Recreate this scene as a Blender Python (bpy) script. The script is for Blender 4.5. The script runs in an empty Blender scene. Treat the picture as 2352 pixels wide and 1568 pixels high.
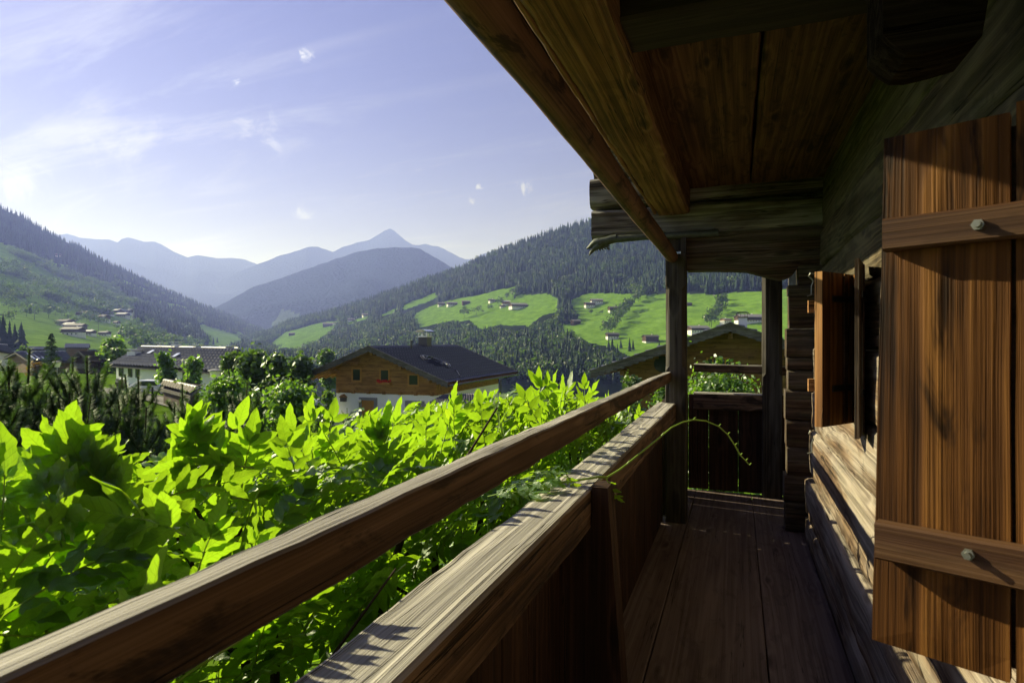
import bpy, math, random
import numpy as np
from mathutils import Vector, Matrix, noise as mnoise

# ------------------------------------------------------------------ camera, sky, sun, exposure
scene = bpy.context.scene
col = scene.collection
R = math.radians
YAW = R(20.7)
CS, SN = math.cos(YAW), math.sin(YAW)
FPX, CX, CY = 1372.0, 1176.0, 784.0        # focal length and centre in a 2352 px wide frame (21 mm lens)

cam_d = bpy.data.cameras.new("camera")
cam_d.sensor_width = 36.0
cam_d.lens = 36.0 * FPX / 2352.0
cam_d.clip_start = 0.02
cam_d.clip_end = 60000.0
cam_d.dof.use_dof = True
cam_d.dof.focus_distance = 3.2
cam_d.dof.aperture_fstop = 11.0
cam = bpy.data.objects.new("camera", cam_d)
cam.rotation_euler = (R(90), 0, YAW)
col.objects.link(cam)
scene.camera = cam

SUN = Vector((-1.0, 0.15, 0.55)).normalized()      # towards the sun
sun_el = math.asin(SUN.z)
sun_az = math.atan2(SUN.x, SUN.y)                   # clockwise from +Y
sl = bpy.data.lights.new("sun", 'SUN')
sl.energy = 5.0
sl.angle = R(0.53)
sl.color = (1.0, 0.955, 0.88)
so = bpy.data.objects.new("sun", sl)
so.rotation_euler = (-SUN).to_track_quat('-Z', 'Y').to_euler()
so.location = (0, 0, 50)
col.objects.link(so)

EXPOSURE = 1.1
scene.view_settings.view_transform = 'Standard'
scene.view_settings.look = 'None'
scene.view_settings.gamma = 1.0
scene.view_settings.exposure = EXPOSURE
scene.render.engine = 'CYCLES'
scene.cycles.max_bounces = 8
scene.cycles.diffuse_bounces = 4
scene.cycles.transmission_bounces = 4
scene.cycles.volume_bounces = 0
scene.cycles.use_denoising = True
scene.cycles.sample_clamp_indirect = 8.0
scene.render.film_transparent = False

def ray(px, py):
    a = (px - CX) / FPX
    b = (CY - py) / FPX
    return Vector((a * CS - SN, a * SN + CS, b))
def at(px, py, f):
    return ray(px, py) * f
def onx(px, py, x):
    r = ray(px, py); return r * (x / r.x)
def ony(px, py, y):
    r = ray(px, py); return r * (y / r.y)
def onz(px, py, z):
    r = ray(px, py); return r * (z / r.z)
def topx(p):
    r = p[0] * CS + p[1] * SN
    f = -p[0] * SN + p[1] * CS
    return CX + FPX * r / f, CY - FPX * p[2] / f, f

class NT:
    """small helper for node trees"""
    def __init__(self, tree):
        self.t = tree; tree.nodes.clear()
    def n(self, kind, **kw):
        nd = self.t.nodes.new(kind)
        ins = kw.pop('ins', {})
        for k, v in kw.items(): setattr(nd, k, v)
        for k, v in ins.items(): self.set(nd, k, v)
        return nd
    def set(self, nd, k, v):
        sock = nd.inputs[k]
        if isinstance(v, bpy.types.NodeSocket): self.t.links.new(v, sock)
        elif isinstance(v, bpy.types.Node): self.t.links.new(v.outputs[0], sock)
        else: sock.default_value = v
    def math(self, op, a, b=0.0, c=0.0, clamp=False):
        nd = self.n('ShaderNodeMath', operation=op, use_clamp=clamp)
        self.set(nd, 0, a); self.set(nd, 1, b)
        if op in ('MULTIPLY_ADD', 'SMOOTH_MIN', 'COMPARE'): self.set(nd, 2, c)
        return nd.outputs[0]
    def vmul(self, v, s):
        nd = self.n('ShaderNodeVectorMath', operation='MULTIPLY')
        self.set(nd, 0, v); nd.inputs[1].default_value = s
        return nd.outputs[0]
    def noise(self, v, scale=1.0, detail=2.0, rough=0.5, dist=0.0):
        nd = self.n('ShaderNodeTexNoise')
        self.set(nd, 'Vector', v); self.set(nd, 'Scale', scale)
        self.set(nd, 'Detail', detail); self.set(nd, 'Roughness', rough); self.set(nd, 'Distortion', dist)
        return nd.outputs['Fac']
    def ramp(self, fac, stops, interp='LINEAR'):
        nd = self.n('ShaderNodeValToRGB'); self.set(nd, 0, fac)
        cr = nd.color_ramp; cr.interpolation = interp
        while len(cr.elements) < len(stops): cr.elements.new(0.5)
        for e, (p, cc) in zip(cr.elements, stops):
            e.position = p
            e.color = (cc[0], cc[1], cc[2], 1) if hasattr(cc, '__len__') else (cc, cc, cc, 1)
        return nd.outputs[0]
    def mix(self, fac, a, b, blend='MIX'):
        nd = self.n('ShaderNodeMix', data_type='RGBA', blend_type=blend)
        self.set(nd, 0, fac)
        for i, v in ((6, a), (7, b)):
            if isinstance(v, (tuple, list)): v = (v[0], v[1], v[2], 1)
            self.set(nd, i, v)
        return nd.outputs[2]
    def maprange(self, v, a, b, c, d, smooth=True):
        nd = self.n('ShaderNodeMapRange', interpolation_type='SMOOTHSTEP' if smooth else 'LINEAR')
        for i, q in enumerate((v, a, b, c, d)): self.set(nd, i, q)
        return nd.outputs[0]

# world: Nishita sky with thin high cloud and a few small puffs, all fixed by direction
world = bpy.data.worlds.new("World")
scene.world = world
world.use_nodes = True
w = NT(world.node_tree)
sky = w.n('ShaderNodeTexSky', sky_type='NISHITA')
sky.sun_disc = False
sky.sun_elevation = sun_el
sky.sun_rotation = sun_az
sky.altitude = 1000
sky.air_density = 1.0
sky.dust_density = 1.6
sky.ozone_density = 4.0
tc = w.n('ShaderNodeTexCoord')
dirv = tc.outputs['Generated']
sep = w.n('ShaderNodeSeparateXYZ', ins={0: dirv})
el = w.math('MAXIMUM', sep.outputs[2], 0.02)
inv = w.math('DIVIDE', 1.0, w.math('ADD', el, 0.12))
cxy = w.n('ShaderNodeCombineXYZ', ins={0: w.math('MULTIPLY', sep.outputs[0], inv), 1: w.math('MULTIPLY', sep.outputs[1], inv), 2: 0.0})
rot = w.n('ShaderNodeMapping'); w.set(rot, 0, cxy.outputs[0])
rot.inputs['Rotation'].default_value = (0, 0, R(35)); rot.inputs['Scale'].default_value = (0.5, 2.1, 1)
n1 = w.noise(rot.outputs[0], 1.0, 10, 0.66, 1.1)
n2 = w.noise(cxy.outputs[0], 0.55, 3, 0.5, 0.3)
cir = w.math('MULTIPLY', w.maprange(n1, 0.45, 0.70, 0, 1), w.maprange(n2, 0.36, 0.60, 0.12, 1))
low = w.maprange(sep.outputs[2], 0.02, 0.5, 1.0, 0.45)
cir = w.math('MULTIPLY', w.math('MULTIPLY', cir, low), 0.75)
puff = None
for (px, py, rad, ex) in ((700, 130, 0.020, 1.0), (712, 126, 0.013, 0.9), (543, 189, 0.010, 0.7), (578, 275, 0.05, 0.5), (610, 300, 0.05, 0.35), (1083, 463, 0.012, 0.95), (1098, 428, 0.013, 0.55),
                          (1205, 428, 0.020, 0.6), (700, 487, 0.025, 0.4), (60, 415, 0.05, 0.3), (300, 350, 0.08, 0.25)):
    d = ray(px, py).normalized()
    dv = w.n('ShaderNodeVectorMath', operation='SUBTRACT'); w.set(dv, 0, dirv); dv.inputs[1].default_value = d
    ln = w.n('ShaderNodeVectorMath', operation='LENGTH'); w.set(ln, 0, dv.outputs[0])
    nn = w.noise(dirv, 0.75 / rad, 8, 0.72, 1.2)
    q = w.math('SUBTRACT', w.math('MULTIPLY', nn, 3.4), w.math('ADD', 1.15, w.math('DIVIDE', ln.outputs['Value'], rad)))
    q = w.math('MULTIPLY', w.maprange(q, 0.0, 0.9, 0, 1), ex)
    puff = q if puff is None else w.math('MAXIMUM', puff, q)
hz = w.math('POWER', w.math('SUBTRACT', 1.0, el, clamp=True), 6.5)
tint = w.mix(1.0, sky.outputs[0], (1.12, 0.84, 1.22), 'MULTIPLY')
cloudcol = (6.6, 6.6, 7.3)
den = w.n('ShaderNodeVectorMath', operation='MULTIPLY_ADD'); w.set(den, 0, tint); den.inputs[1].default_value = (0.50, 0.47, 0.20); den.inputs[2].default_value = (1, 1, 1)
dv_ = w.n('ShaderNodeVectorMath', operation='DIVIDE'); w.set(dv_, 0, tint); w.set(dv_, 1, den)
tint = w.mix(w.math('MULTIPLY', hz, 0.9), dv_.outputs[0], (6.6, 6.5, 8.0))
skycol = w.mix(cir, tint, cloudcol)
skycol = w.mix(puff, skycol, (9.0, 9.0, 9.4))
bg = w.n('ShaderNodeBackground', ins={'Color': skycol, 'Strength': 0.060})
wo = w.n('ShaderNodeOutputWorld', ins={'Surface': bg.outputs[0]})

# ------------------------------------------------------------------ mesh helpers
rng = random.Random(7)
nrng = np.random.default_rng(11)

def nz(x, y=0.0, z=0.0):
    return mnoise.noise(Vector((x, y, z)))

def build_mesh(name, V, F, mats, midx=None, gc=None, tint=None, uv=None, smooth=False, angle=None):
    """V (n,3); F = list of faces or an (m,3)/(m,4) array, or a list of such arrays"""
    me = bpy.data.meshes.new(name)
    V = np.asarray(V, dtype=np.float32)
    arrs = []
    if isinstance(F, np.ndarray): arrs = [F]
    elif len(F) and isinstance(F[0], np.ndarray): arrs = F
    if arrs:
        arrs = [a.astype(np.int32) for a in arrs if len(a)]
        me.vertices.add(len(V)); me.vertices.foreach_set('co', V.ravel())
        nl = sum(a.size for a in arrs); npol = sum(len(a) for a in arrs)
        me.loops.add(nl); me.polygons.add(npol)
        me.loops.foreach_set('vertex_index', np.concatenate([a.ravel() for a in arrs]))
        tot = np.concatenate([np.full(len(a), a.shape[1], np.int32) for a in arrs])
        st = np.concatenate([[0], np.cumsum(tot)[:-1]]).astype(np.int32)
        me.polygons.foreach_set('loop_start', st)
        me.polygons.foreach_set('loop_total', tot)
        me.update(calc_edges=True)
        me.validate()
    else:
        me.from_pydata(V.tolist(), [], F)
        me.update()
    if not isinstance(mats, (list, tuple)): mats = [mats]
    for m in mats: me.materials.append(m)
    if midx is not None:
        me.polygons.foreach_set('material_index', np.asarray(midx, np.int32))
    if gc is not None:
        a = me.attributes.new('gc', 'FLOAT_VECTOR', 'POINT'); a.data.foreach_set('vector', np.asarray(gc, np.float32).ravel())
    if tint is not None:
        a = me.attributes.new('tint', 'FLOAT', 'POINT'); a.data.foreach_set('value', np.asarray(tint, np.float32))
    if uv is not None:      # per-vertex 2D coordinates
        a = me.attributes.new('leafuv', 'FLOAT_VECTOR', 'POINT')
        uvv = np.zeros((len(V), 3), np.float32); uvv[:, :2] = uv
        a.data.foreach_set('vector', uvv.ravel())
    if smooth:
        me.polygons.foreach_set('use_smooth', np.ones(len(me.polygons), bool))
        if angle: me.set_sharp_from_angle(angle=R(angle))
    return me

class MB:
    """collects shapes that become ONE mesh"""
    def __init__(self): self.V = []; self.F = []; self.G = []; self.M = []
    def add(self, V, F, G=None, m=0):
        o = len(self.V)
        self.V += [tuple(v) for v in V]
        self.F += [tuple(i + o for i in f) for f in F]
        self.G += [tuple(g) for g in (G if G is not None else V)]
        self.M += [m] * len(F)
        return self
    def box(self, a, b, m=0, axis=0):
        x0, y0, z0 = a; x1, y1, z1 = b
        V = [(x0, y0, z0), (x1, y0, z0), (x1, y1, z0), (x0, y1, z0), (x0, y0, z1), (x1, y0, z1), (x1, y1, z1), (x0, y1, z1)]
        F = [(0, 3, 2, 1), (4, 5, 6, 7), (0, 1, 5, 4), (1, 2, 6, 5), (2, 3, 7, 6), (3, 0, 4, 7)]
        o = rng.uniform(0, 40)
        k = [(0, 1, 2), (1, 0, 2), (2, 0, 1)][axis]
        G = [(v[k[0]] + o, v[k[1]] + o, v[k[2]]) for v in V]
        return self.add(V, F, G, m)
    def prism(self, poly, a, b, m=0):
        """poly: list of 3D points (planar), extruded by vector from offset a to b"""
        n = len(poly)
        V = [tuple(Vector(p) + Vector(a)) for p in poly] + [tuple(Vector(p) + Vector(b)) for p in poly]
        F = [tuple(range(n))[::-1], tuple(range(n, 2 * n))] + [(i, (i + 1) % n, n + (i + 1) % n, n + i) for i in range(n)]
        return self.add(V, F, None, m)
    def tube(self, pts, rad, n=8, m=0, cap=True):
        pts = [Vector(p) for p in pts]
        rads = rad if isinstance(rad, (list, tuple)) else [rad] * len(pts)
        V = []; F = []; G = []; L = 0; o = rng.uniform(0, 40)
        up = Vector((0.13, 0.21, 1)).normalized()
        for i, p in enumerate(pts):
            t = (pts[min(i + 1, len(pts) - 1)] - pts[max(i - 1, 0)]).normalized()
            if abs(t.dot(up)) > 0.95: up = Vector((1, 0.1, 0)).normalized()
            a = t.cross(up).normalized(); b = t.cross(a)
            if i: L += (p - pts[i - 1]).length
            for k in range(n):
                th = 2 * math.pi * k / n
                V.append(p + (a * math.cos(th) + b * math.sin(th)) * rads[i])
                G.append((L + o, math.cos(th) * rads[i] + o, math.sin(th) * rads[i]))
        for i in range(len(pts) - 1):
            for k in range(n):
                F.append((i * n + k, i * n + (k + 1) % n, (i + 1) * n + (k + 1) % n, (i + 1) * n + k))
        if cap:
            F.append(tuple(range(n))[::-1]); F.append(tuple((len(pts) - 1) * n + k for k in range(n)))
        return self.add(V, F, G, m)
    def beam(self, p0, p1, w, h, m=0, up=(0, 0, 1), seg=0.09, jit=0.004, rnd=0.010, wob=0.0, seed=None, prof=None):
        """hand-hewn timber from p0 to p1: rounded section w x h, uneven faces; gc runs along the grain"""
        p0 = Vector(p0); p1 = Vector(p1); L = (p1 - p0).length; t = (p1 - p0) / L
        up = Vector(up); a = up.cross(t).normalized(); b = t.cross(a).normalized()   # a: width axis, b: height axis
        sd = seed if seed is not None else rng.uniform(0, 90)
        hw, hh = w / 2, h / 2
        sec = []
        def side(q0, q1, k):
            for i in range(k): sec.append(((q0[0] + (q1[0] - q0[0]) * i / k), (q0[1] + (q1[1] - q0[1]) * i / k)))
        r_ = rnd
        kx = max(2, min(6, int(w / 0.03))); ky = max(2, min(6, int(h / 0.03)))
        side((-hw + r_, -hh), (hw - r_, -hh), kx); side((hw - r_, -hh), (hw, -hh + r_), 2)
        side((hw, -hh + r_), (hw, hh - r_), ky); side((hw, hh - r_), (hw - r_, hh), 2)
        side((hw - r_, hh), (-hw + r_, hh), kx); side((-hw + r_, hh), (-hw, hh - r_), 2)
        side((-hw, hh - r_), (-hw, -hh + r_), ky); side((-hw, -hh + r_), (-hw + r_, -hh), 2)
        n = len(sec); ns = max(2, int(L / seg) + 1)
        V = []; F = []; G = []
        for i in range(ns + 1):
            s_ = L * i / ns
            wx = wob * nz(s_ * 0.9 + sd, 3.1); wz = wob * nz(s_ * 0.9 + sd, 7.7)
            sc = prof(i / ns) if prof else 1.0
            for (u, v) in sec:
                lo = jit * (1.1 * nz(s_ * 1.6 + sd, u * 7, v * 7 + sd) + 0.6 * nz(s_ * 9 + sd, u * 25 + 5, v * 25))
                ln = math.hypot(u, v) + 1e-6
                corner = min(abs(abs(u) - hw), 1) < r_ * 1.2 and min(abs(abs(v) - hh), 1) < r_ * 1.2
                if corner: lo += jit * (1.3 * min(0, nz(s_ * 5 + sd, u * 40, v * 40)) + 0.9 * min(0, nz(s_ * 17 + sd, u * 30, v * 30)))
                uu = u * sc + lo * u / ln + wx; vv = v * sc + lo * v / ln + wz
                V.append(p0 + t * s_ + a * uu + b * vv); G.append((s_ + sd, u + sd * 0.37, v))
        for i in range(ns):
            for k in range(n):
                F.append((i * n + k, i * n + (k + 1) % n, (i + 1) * n + (k + 1) % n, (i + 1) * n + k))
        F.append(tuple(range(n))[::-1]); F.append(tuple(ns * n + k for k in range(n)))
        return self.add(V, F, G, m)
    def mesh(self, name, mats, smooth=False, angle=40):
        return build_mesh(name, self.V, self.F, mats, self.M, self.G, None, None, smooth, angle if smooth else None)
    def obj(self, name, mats, parent=None, smooth=False, angle=40):
        return link(name, self.mesh(name, mats, smooth, angle), parent)

def link(name, me, parent=None, loc=None):
    o = bpy.data.objects.new(name, me); col.objects.link(o)
    if loc is not None: o.location = loc
    if parent is not None:
        o.parent = parent
        o.matrix_parent_inverse = parent.matrix_basis.inverted() if loc is None else Matrix.Identity(4)
    return o
def tag(o, label=None, cat=None, group=None, kind=None):
    if label: o['label'] = label
    if cat: o['category'] = cat
    if group: o['group'] = group
    if kind: o['kind'] = kind
    return o
def empty(name, loc=(0, 0, 0), rz=0.0):
    o = bpy.data.objects.new(name, None); col.objects.link(o)
    o.location = loc; o.rotation_euler = (0, 0, rz); o.empty_display_size = 0.1
    bpy.context.view_layer.update()
    return o
def child(name, me, parent):
    """child given in the parent's local coordinates"""
    o = bpy.data.objects.new(name, me); col.objects.link(o); o.parent = parent
    return o
def copy_tree(o, parent=None):
    c = o.copy(); col.objects.link(c)
    if parent is not None: c.parent = parent
    for ch in list(o.children): copy_tree(ch, c)
    return c

# ------------------------------------------------------------------ materials
def new_mat(name):
    m = bpy.data.materials.new(name); m.use_nodes = True
    return m, NT(m.node_tree)
def finish(t, bsdf):
    t.n('ShaderNodeOutputMaterial', ins={'Surface': bsdf})

def wood(name, dark, mid, light, grey=None, grey_up=0.0, grey_all=0.0, rough=0.75, bump=0.5, ring=1.0, stain=0.5, crack=1.0, scale=1.0, spec=0.25, moss=0.0, grain=(10.0, 1.0), k=1.0, bigv=0.7):
    dark, mid, light = (tuple(q * k for q in cc) for cc in (dark, mid, light))
    m, t = new_mat(name)
    at_ = t.n('ShaderNodeAttribute', attribute_name='gc')
    v = at_.outputs['Vector']
    if scale != 1.0: v = t.vmul(v, (scale, scale, scale))
    vo = t.n('ShaderNodeTexVoronoi', feature='F1'); t.set(vo, 'Vector', t.vmul(v, (2.1, 6.5, 6.5))); t.set(vo, 'Scale', 1.0); t.set(vo, 'Randomness', 1.0)
    kd = vo.outputs['Distance']
    knot = t.maprange(kd, 0.02, 0.34, 1, 0)
    ringn = t.noise(t.vmul(v, (0.30 * grain[1], grain[0], grain[0])), 1.0, 1.5, 0.45, 0.1)
    ph = t.math('ADD', t.math('MULTIPLY', ringn, 46.0 * ring), t.math('MULTIPLY', knot, 6.0))
    rings = t.math('MULTIPLY_ADD', t.math('SINE', ph), 0.5, 0.5)
    rings = t.math('POWER', rings, 1.6)
    fib = t.noise(t.vmul(v, (2.0, 230, 230)), 1.0, 3, 0.6)
    fib2 = t.noise(t.vmul(v, (0.6, 70, 70)), 1.0, 5, 0.7)
    big = t.noise(t.vmul(v, (1.1, 5, 5)), 1.0, 3, 0.55, 0.4)
    tt = t.math('ADD', t.math('MULTIPLY', rings, 0.22), t.math('ADD', t.math('MULTIPLY', fib, 0.55), t.math('MULTIPLY', fib2, 0.55)))
    tt = t.math('ADD', tt, t.math('MULTIPLY', t.math('SUBTRACT', big, 0.5), bigv))
    c_ = t.ramp(tt, [(0.36, dark), (0.62, mid), (0.88, light)])
    core = t.maprange(kd, 0.04, 0.17, 1, 0)
    c_ = t.mix(t.math('MULTIPLY', core, 0.75), c_, tuple(x * 0.35 for x in dark))
    st = t.noise(t.vmul(v, (3.2 * grain[1], 10, 10)), 1.3, 5, 0.68, 0.8)
    c_ = t.mix(t.math('MULTIPLY', t.maprange(st, 0.52, 0.64, 0, 1), stain), c_, tuple(x * 0.4 for x in dark))
    geo = t.n('ShaderNodeNewGeometry')
    if grey is not None:
        g_ = t.ramp(t.math('ADD', t.math('MULTIPLY', rings, 0.30), t.math('ADD', t.math('MULTIPLY', fib, 0.5), t.math('MULTIPLY', fib2, 0.45))),
                    [(0.25, tuple(x * 0.28 for x in grey)), (0.62, tuple(x * 0.8 for x in grey)), (1.0, tuple(min(1, x * 1.25) for x in grey))])
        sp = t.n('ShaderNodeSeparateXYZ', ins={0: geo.outputs['Normal']})
        upf = t.math('MULTIPLY', t.maprange(sp.outputs[2], 0.35, 0.8, 0, 1), grey_up)
        edge = t.math('MULTIPLY', t.maprange(big, 0.42, 0.62, 0, 1), grey_all)
        c_ = t.mix(t.math('MAXIMUM', upf, edge), c_, g_)
    if moss > 0:
        mo = t.noise(t.vmul(v, (3, 12, 12)), 1.0, 4, 0.6)
        c_ = t.mix(t.math('MULTIPLY', t.maprange(mo, 0.45, 0.65, 0, 1), moss), c_, (0.055, 0.07, 0.022))
    ckn = t.noise(t.vmul(v, (0.45, 24, 24)), 1.0, 3, 0.55, 0.0)
    ck = t.maprange(t.math('ABSOLUTE', t.math('SUBTRACT', ckn, 0.57)), 0.0, 0.011, crack, 0)
    ckm = t.maprange(t.noise(t.vmul(v, (1.4, 4, 4)), 1.0, 1), 0.42, 0.52, 0, 1)
    ck = t.math('MULTIPLY', ck, ckm)
    c_ = t.mix(t.math('MULTIPLY', ck, 0.9), c_, tuple(x * 0.15 for x in dark))
    hgt = t.math('ADD', t.math('MULTIPLY', rings, 0.5), t.math('ADD', t.math('MULTIPLY', fib2, 0.9), t.math('MULTIPLY', fib, 0.5)))
    hgt = t.math('SUBTRACT', hgt, t.math('MULTIPLY', ck, 2.0))
    bp = t.n('ShaderNodeBump', ins={'Height': hgt, 'Strength': bump, 'Distance': 0.006})
    bs = t.n('ShaderNodeBsdfPrincipled', ins={'Base Color': c_, 'Roughness': rough, 'Normal': bp.outputs[0], 'Specular IOR Level': spec})
    finish(t, bs.outputs[0])
    return m

def simple(name, colr, rough=0.8, spec=0.3, metal=0.0, var=0.15, scale=3.0, bump=0.0, coord='Object'):
    m, t = new_mat(name)
    tc_ = t.n('ShaderNodeTexCoord')
    nn = t.noise(tc_.outputs[coord], scale, 5, 0.6)
    n2_ = t.noise(tc_.outputs[coord], scale * 9, 3, 0.6)
    f_ = t.math('ADD', t.math('MULTIPLY', nn, 0.7), t.math('MULTIPLY', n2_, 0.3))
    c_ = t.ramp(f_, [(0.3, tuple(x * (1 - var) for x in colr)), (0.7, tuple(min(1, x * (1 + var)) for x in colr))])
    bs = t.n('ShaderNodeBsdfPrincipled', ins={'Base Color': c_, 'Roughness': rough, 'Metallic': metal, 'Specular IOR Level': spec})
    if bump > 0:
        bp = t.n('ShaderNodeBump', ins={'Height': n2_, 'Strength': bump, 'Distance': 0.02}); t.set(bs, 'Normal', bp.outputs[0])
    finish(t, bs.outputs[0]); return m

def foliage(name, base, trans, tvar=0.35, gloss=0.35, tr=0.5, veins=False, rough=0.5):
    m, t = new_mat(name)
    ta = t.n('ShaderNodeAttribute', attribute_name='tint').outputs['Fac']
    oi = t.n('ShaderNodeObjectInfo').outputs['Random']
    f_ = t.math('ADD', t.math('MULTIPLY', ta, 0.75), t.math('MULTIPLY', oi, 0.25))
    b_ = t.ramp(f_, [(0.1, tuple(x * (1 - tvar) for x in base)), (0.9, tuple(x * (1 + tvar) for x in base))])
    r_ = t.ramp(f_, [(0.1, tuple(x * (1 - tvar * 0.6) for x in trans)), (0.75, tuple(x * (1 + tvar * 0.35) for x in trans)), (0.96, (trans[0] * 1.7, trans[1] * 1.12, trans[2]))])
    nrm = None
    if veins:
        uvn = t.n('ShaderNodeAttribute', attribute_name='leafuv').outputs['Vector']
        sp = t.n('ShaderNodeSeparateXYZ', ins={0: uvn})
        au = t.math('ABSOLUTE', sp.outputs[1])
        mid = t.maprange(au, 0.0, 0.045, 1, 0)
        vn = t.math('SINE', t.math('MULTIPLY', t.math('SUBTRACT', sp.outputs[0], t.math('MULTIPLY', au, 0.16)), 52.0))
        vn = t.math('MULTIPLY', t.maprange(vn, 0.86, 1.0, 0, 1), t.maprange(au, 0.8, 1.0, 1, 0.2))
        vv = t.math('MAXIMUM', mid, t.math('MULTIPLY', vn, 0.5))
        blot = t.noise(uvn, 5.0, 3, 0.6)
        r_ = t.mix(t.math('MULTIPLY', vv, 0.7), r_, tuple(x * 0.40 for x in trans))
        r_ = t.mix(t.maprange(blot, 0.35, 0.75, 0.0, 0.35), r_, (trans[0] * 1.3, trans[1] * 1.05, trans[2]))
        bp = t.n('ShaderNodeBump', ins={'Height': t.math('SUBTRACT', blot, t.math('MULTIPLY', vv, 0.9)), 'Strength': 0.35, 'Distance': 0.003})
        nrm = bp.outputs[0]
    d_ = t.n('ShaderNodeBsdfDiffuse', ins={'Color': b_})
    tr_ = t.n('ShaderNodeBsdfTranslucent', ins={'Color': r_})
    gl = t.n('ShaderNodeBsdfGlossy', ins={'Roughness': rough, 'Color': (0.9, 0.95, 0.9, 1)})
    if nrm is not None:
        for nd in (d_, tr_, gl): t.set(nd, 'Normal', nrm)
    mx = t.n('ShaderNodeMixShader', ins={0: tr, 1: d_.outputs[0], 2: tr_.outputs[0]})
    fr = t.n('ShaderNodeLayerWeight', ins={'Blend': 0.25})
    gf = t.math('MULTIPLY', t.math('ADD', fr.outputs['Facing'], 0.12), gloss)
    mx2 = t.n('ShaderNodeMixShader', ins={0: gf, 1: mx.outputs[0], 2: gl.outputs[0]})
    finish(t, mx2.outputs[0]); return m

M = {}
M['beam'] = wood('weathered beam', (0.030, 0.014, 0.007), (0.115, 0.064, 0.036), (0.23, 0.14, 0.085), grey=(0.43, 0.40, 0.36), grey_up=1.0, grey_all=0.05, bump=0.9, stain=0.85, bigv=1.1, k=0.8)
M['rail_boards'] = wood('parapet boards', (0.016, 0.007, 0.004), (0.065, 0.028, 0.014), (0.13, 0.062, 0.032), bump=0.4, stain=0.3, k=0.5)
M['purlin'] = wood('purlin wood', (0.06, 0.028, 0.010), (0.19, 0.095, 0.035), (0.33, 0.185, 0.08), bump=0.6, ring=1.2, stain=0.25, k=0.8)
M['ceiling'] = wood('ceiling wood', (0.035, 0.014, 0.005), (0.13, 0.058, 0.020), (0.24, 0.125, 0.05), bump=0.45, ring=1.0, stain=0.5, k=0.68)
M['joist'] = wood('joist wood', (0.03, 0.02, 0.012), (0.10, 0.066, 0.04), (0.16, 0.11, 0.07), bump=0.35, ring=0.6, stain=0.2, k=0.2)
M['blackish'] = wood('sooty beam end', (0.02, 0.014, 0.01), (0.05, 0.036, 0.025), (0.08, 0.06, 0.04), bump=0.5, k=0.45, spec=0.0, rough=1.0)  # very dark, fully matt timber for the rounded beam end
M['log'] = wood('old log', (0.020, 0.010, 0.006), (0.10, 0.058, 0.034), (0.21, 0.13, 0.075), grey=(0.13, 0.12, 0.105), grey_up=0.4, grey_all=0.5, bump=0.9, ring=1.3, stain=0.4, crack=1.0, moss=0.25, k=0.65)
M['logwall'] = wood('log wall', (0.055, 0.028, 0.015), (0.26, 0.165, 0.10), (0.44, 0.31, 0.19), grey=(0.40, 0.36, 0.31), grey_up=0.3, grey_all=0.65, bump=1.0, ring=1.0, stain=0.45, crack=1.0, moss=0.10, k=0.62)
M['logwall_shade'] = wood('shaded log wall', (0.014, 0.009, 0.005), (0.085, 0.062, 0.034), (0.17, 0.13, 0.075), grey=(0.11, 0.10, 0.08), grey_up=0.3, grey_all=0.4, bump=1.0, ring=1.4, stain=0.6, moss=0.12, k=1.0)  # darker copy for logs above the sun line, shade put into the colour
M['logend'] = wood('cantilever log', (0.03, 0.02, 0.014), (0.14, 0.11, 0.085), (0.27, 0.22, 0.17), grey=(0.32, 0.31, 0.29), grey_up=0.8, grey_all=0.75, bump=1.0, ring=1.1, stain=0.4, k=0.65)
M['post'] = wood('post wood', (0.016, 0.012, 0.009), (0.065, 0.05, 0.037), (0.13, 0.105, 0.08), grey=(0.12, 0.115, 0.105), grey_up=0.6, grey_all=0.45, bump=0.7, ring=0.8, stain=0.2, k=0.5)
M['pole'] = wood('round pole', (0.07, 0.032, 0.016), (0.26, 0.13, 0.07), (0.37, 0.21, 0.12), bump=0.25, ring=0.5, stain=0.85, crack=0.3, k=0.5)
M['floor'] = wood('floor boards', (0.085, 0.057, 0.052), (0.165, 0.122, 0.112), (0.225, 0.175, 0.165), bigv=0.5, bump=0.25, ring=0.9, stain=0.35, rough=0.6, spec=0.3, k=0.9)
M['shutter'] = wood('shutter wood', (0.030, 0.010, 0.003), (0.19, 0.074, 0.017), (0.42, 0.185, 0.045), bump=0.6, ring=0.6, stain=0.9, bigv=1.5, rough=0.65, spec=0.12, crack=0.2, grain=(16.0, 0.5), k=0.46)
M['shutter_edge'] = wood('shutter edge', (0.15, 0.06, 0.018), (0.42, 0.20, 0.07), (0.6, 0.33, 0.13), bump=0.5, ring=1.6, stain=0.1, k=0.7)
M['batten'] = wood('batten wood', (0.03, 0.013, 0.006), (0.12, 0.052, 0.024), (0.24, 0.125, 0.06), bump=0.35, ring=0.4, stain=0.3, rough=0.55, k=0.45)
M['iron'] = simple('dark iron', (0.05, 0.048, 0.045), 0.5, 0.5, 0.8, 0.3, 30)
M['zinc'] = simple('galvanised bolt', (0.26, 0.265, 0.235), 0.5, 0.5, 0.85, 0.2, 60)
M['copper'] = simple('aged copper', (0.075, 0.085, 0.07), 0.6, 0.5, 0.5, 0.4, 25)
M['darkglass'] = simple('dark window glass', (0.018, 0.022, 0.025), 0.06, 0.6, 0.0, 0.2, 2)

# ------------------------------------------------------------------ the old timber house with its balcony
house = empty('farmhouse', (2.0, 2.0, -4.8))
tag(house, 'old dark timber farmhouse with plank balcony, log wall and shutters that we stand on', 'house')
ZF = -1.45      # balcony floor, camera at 0

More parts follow.
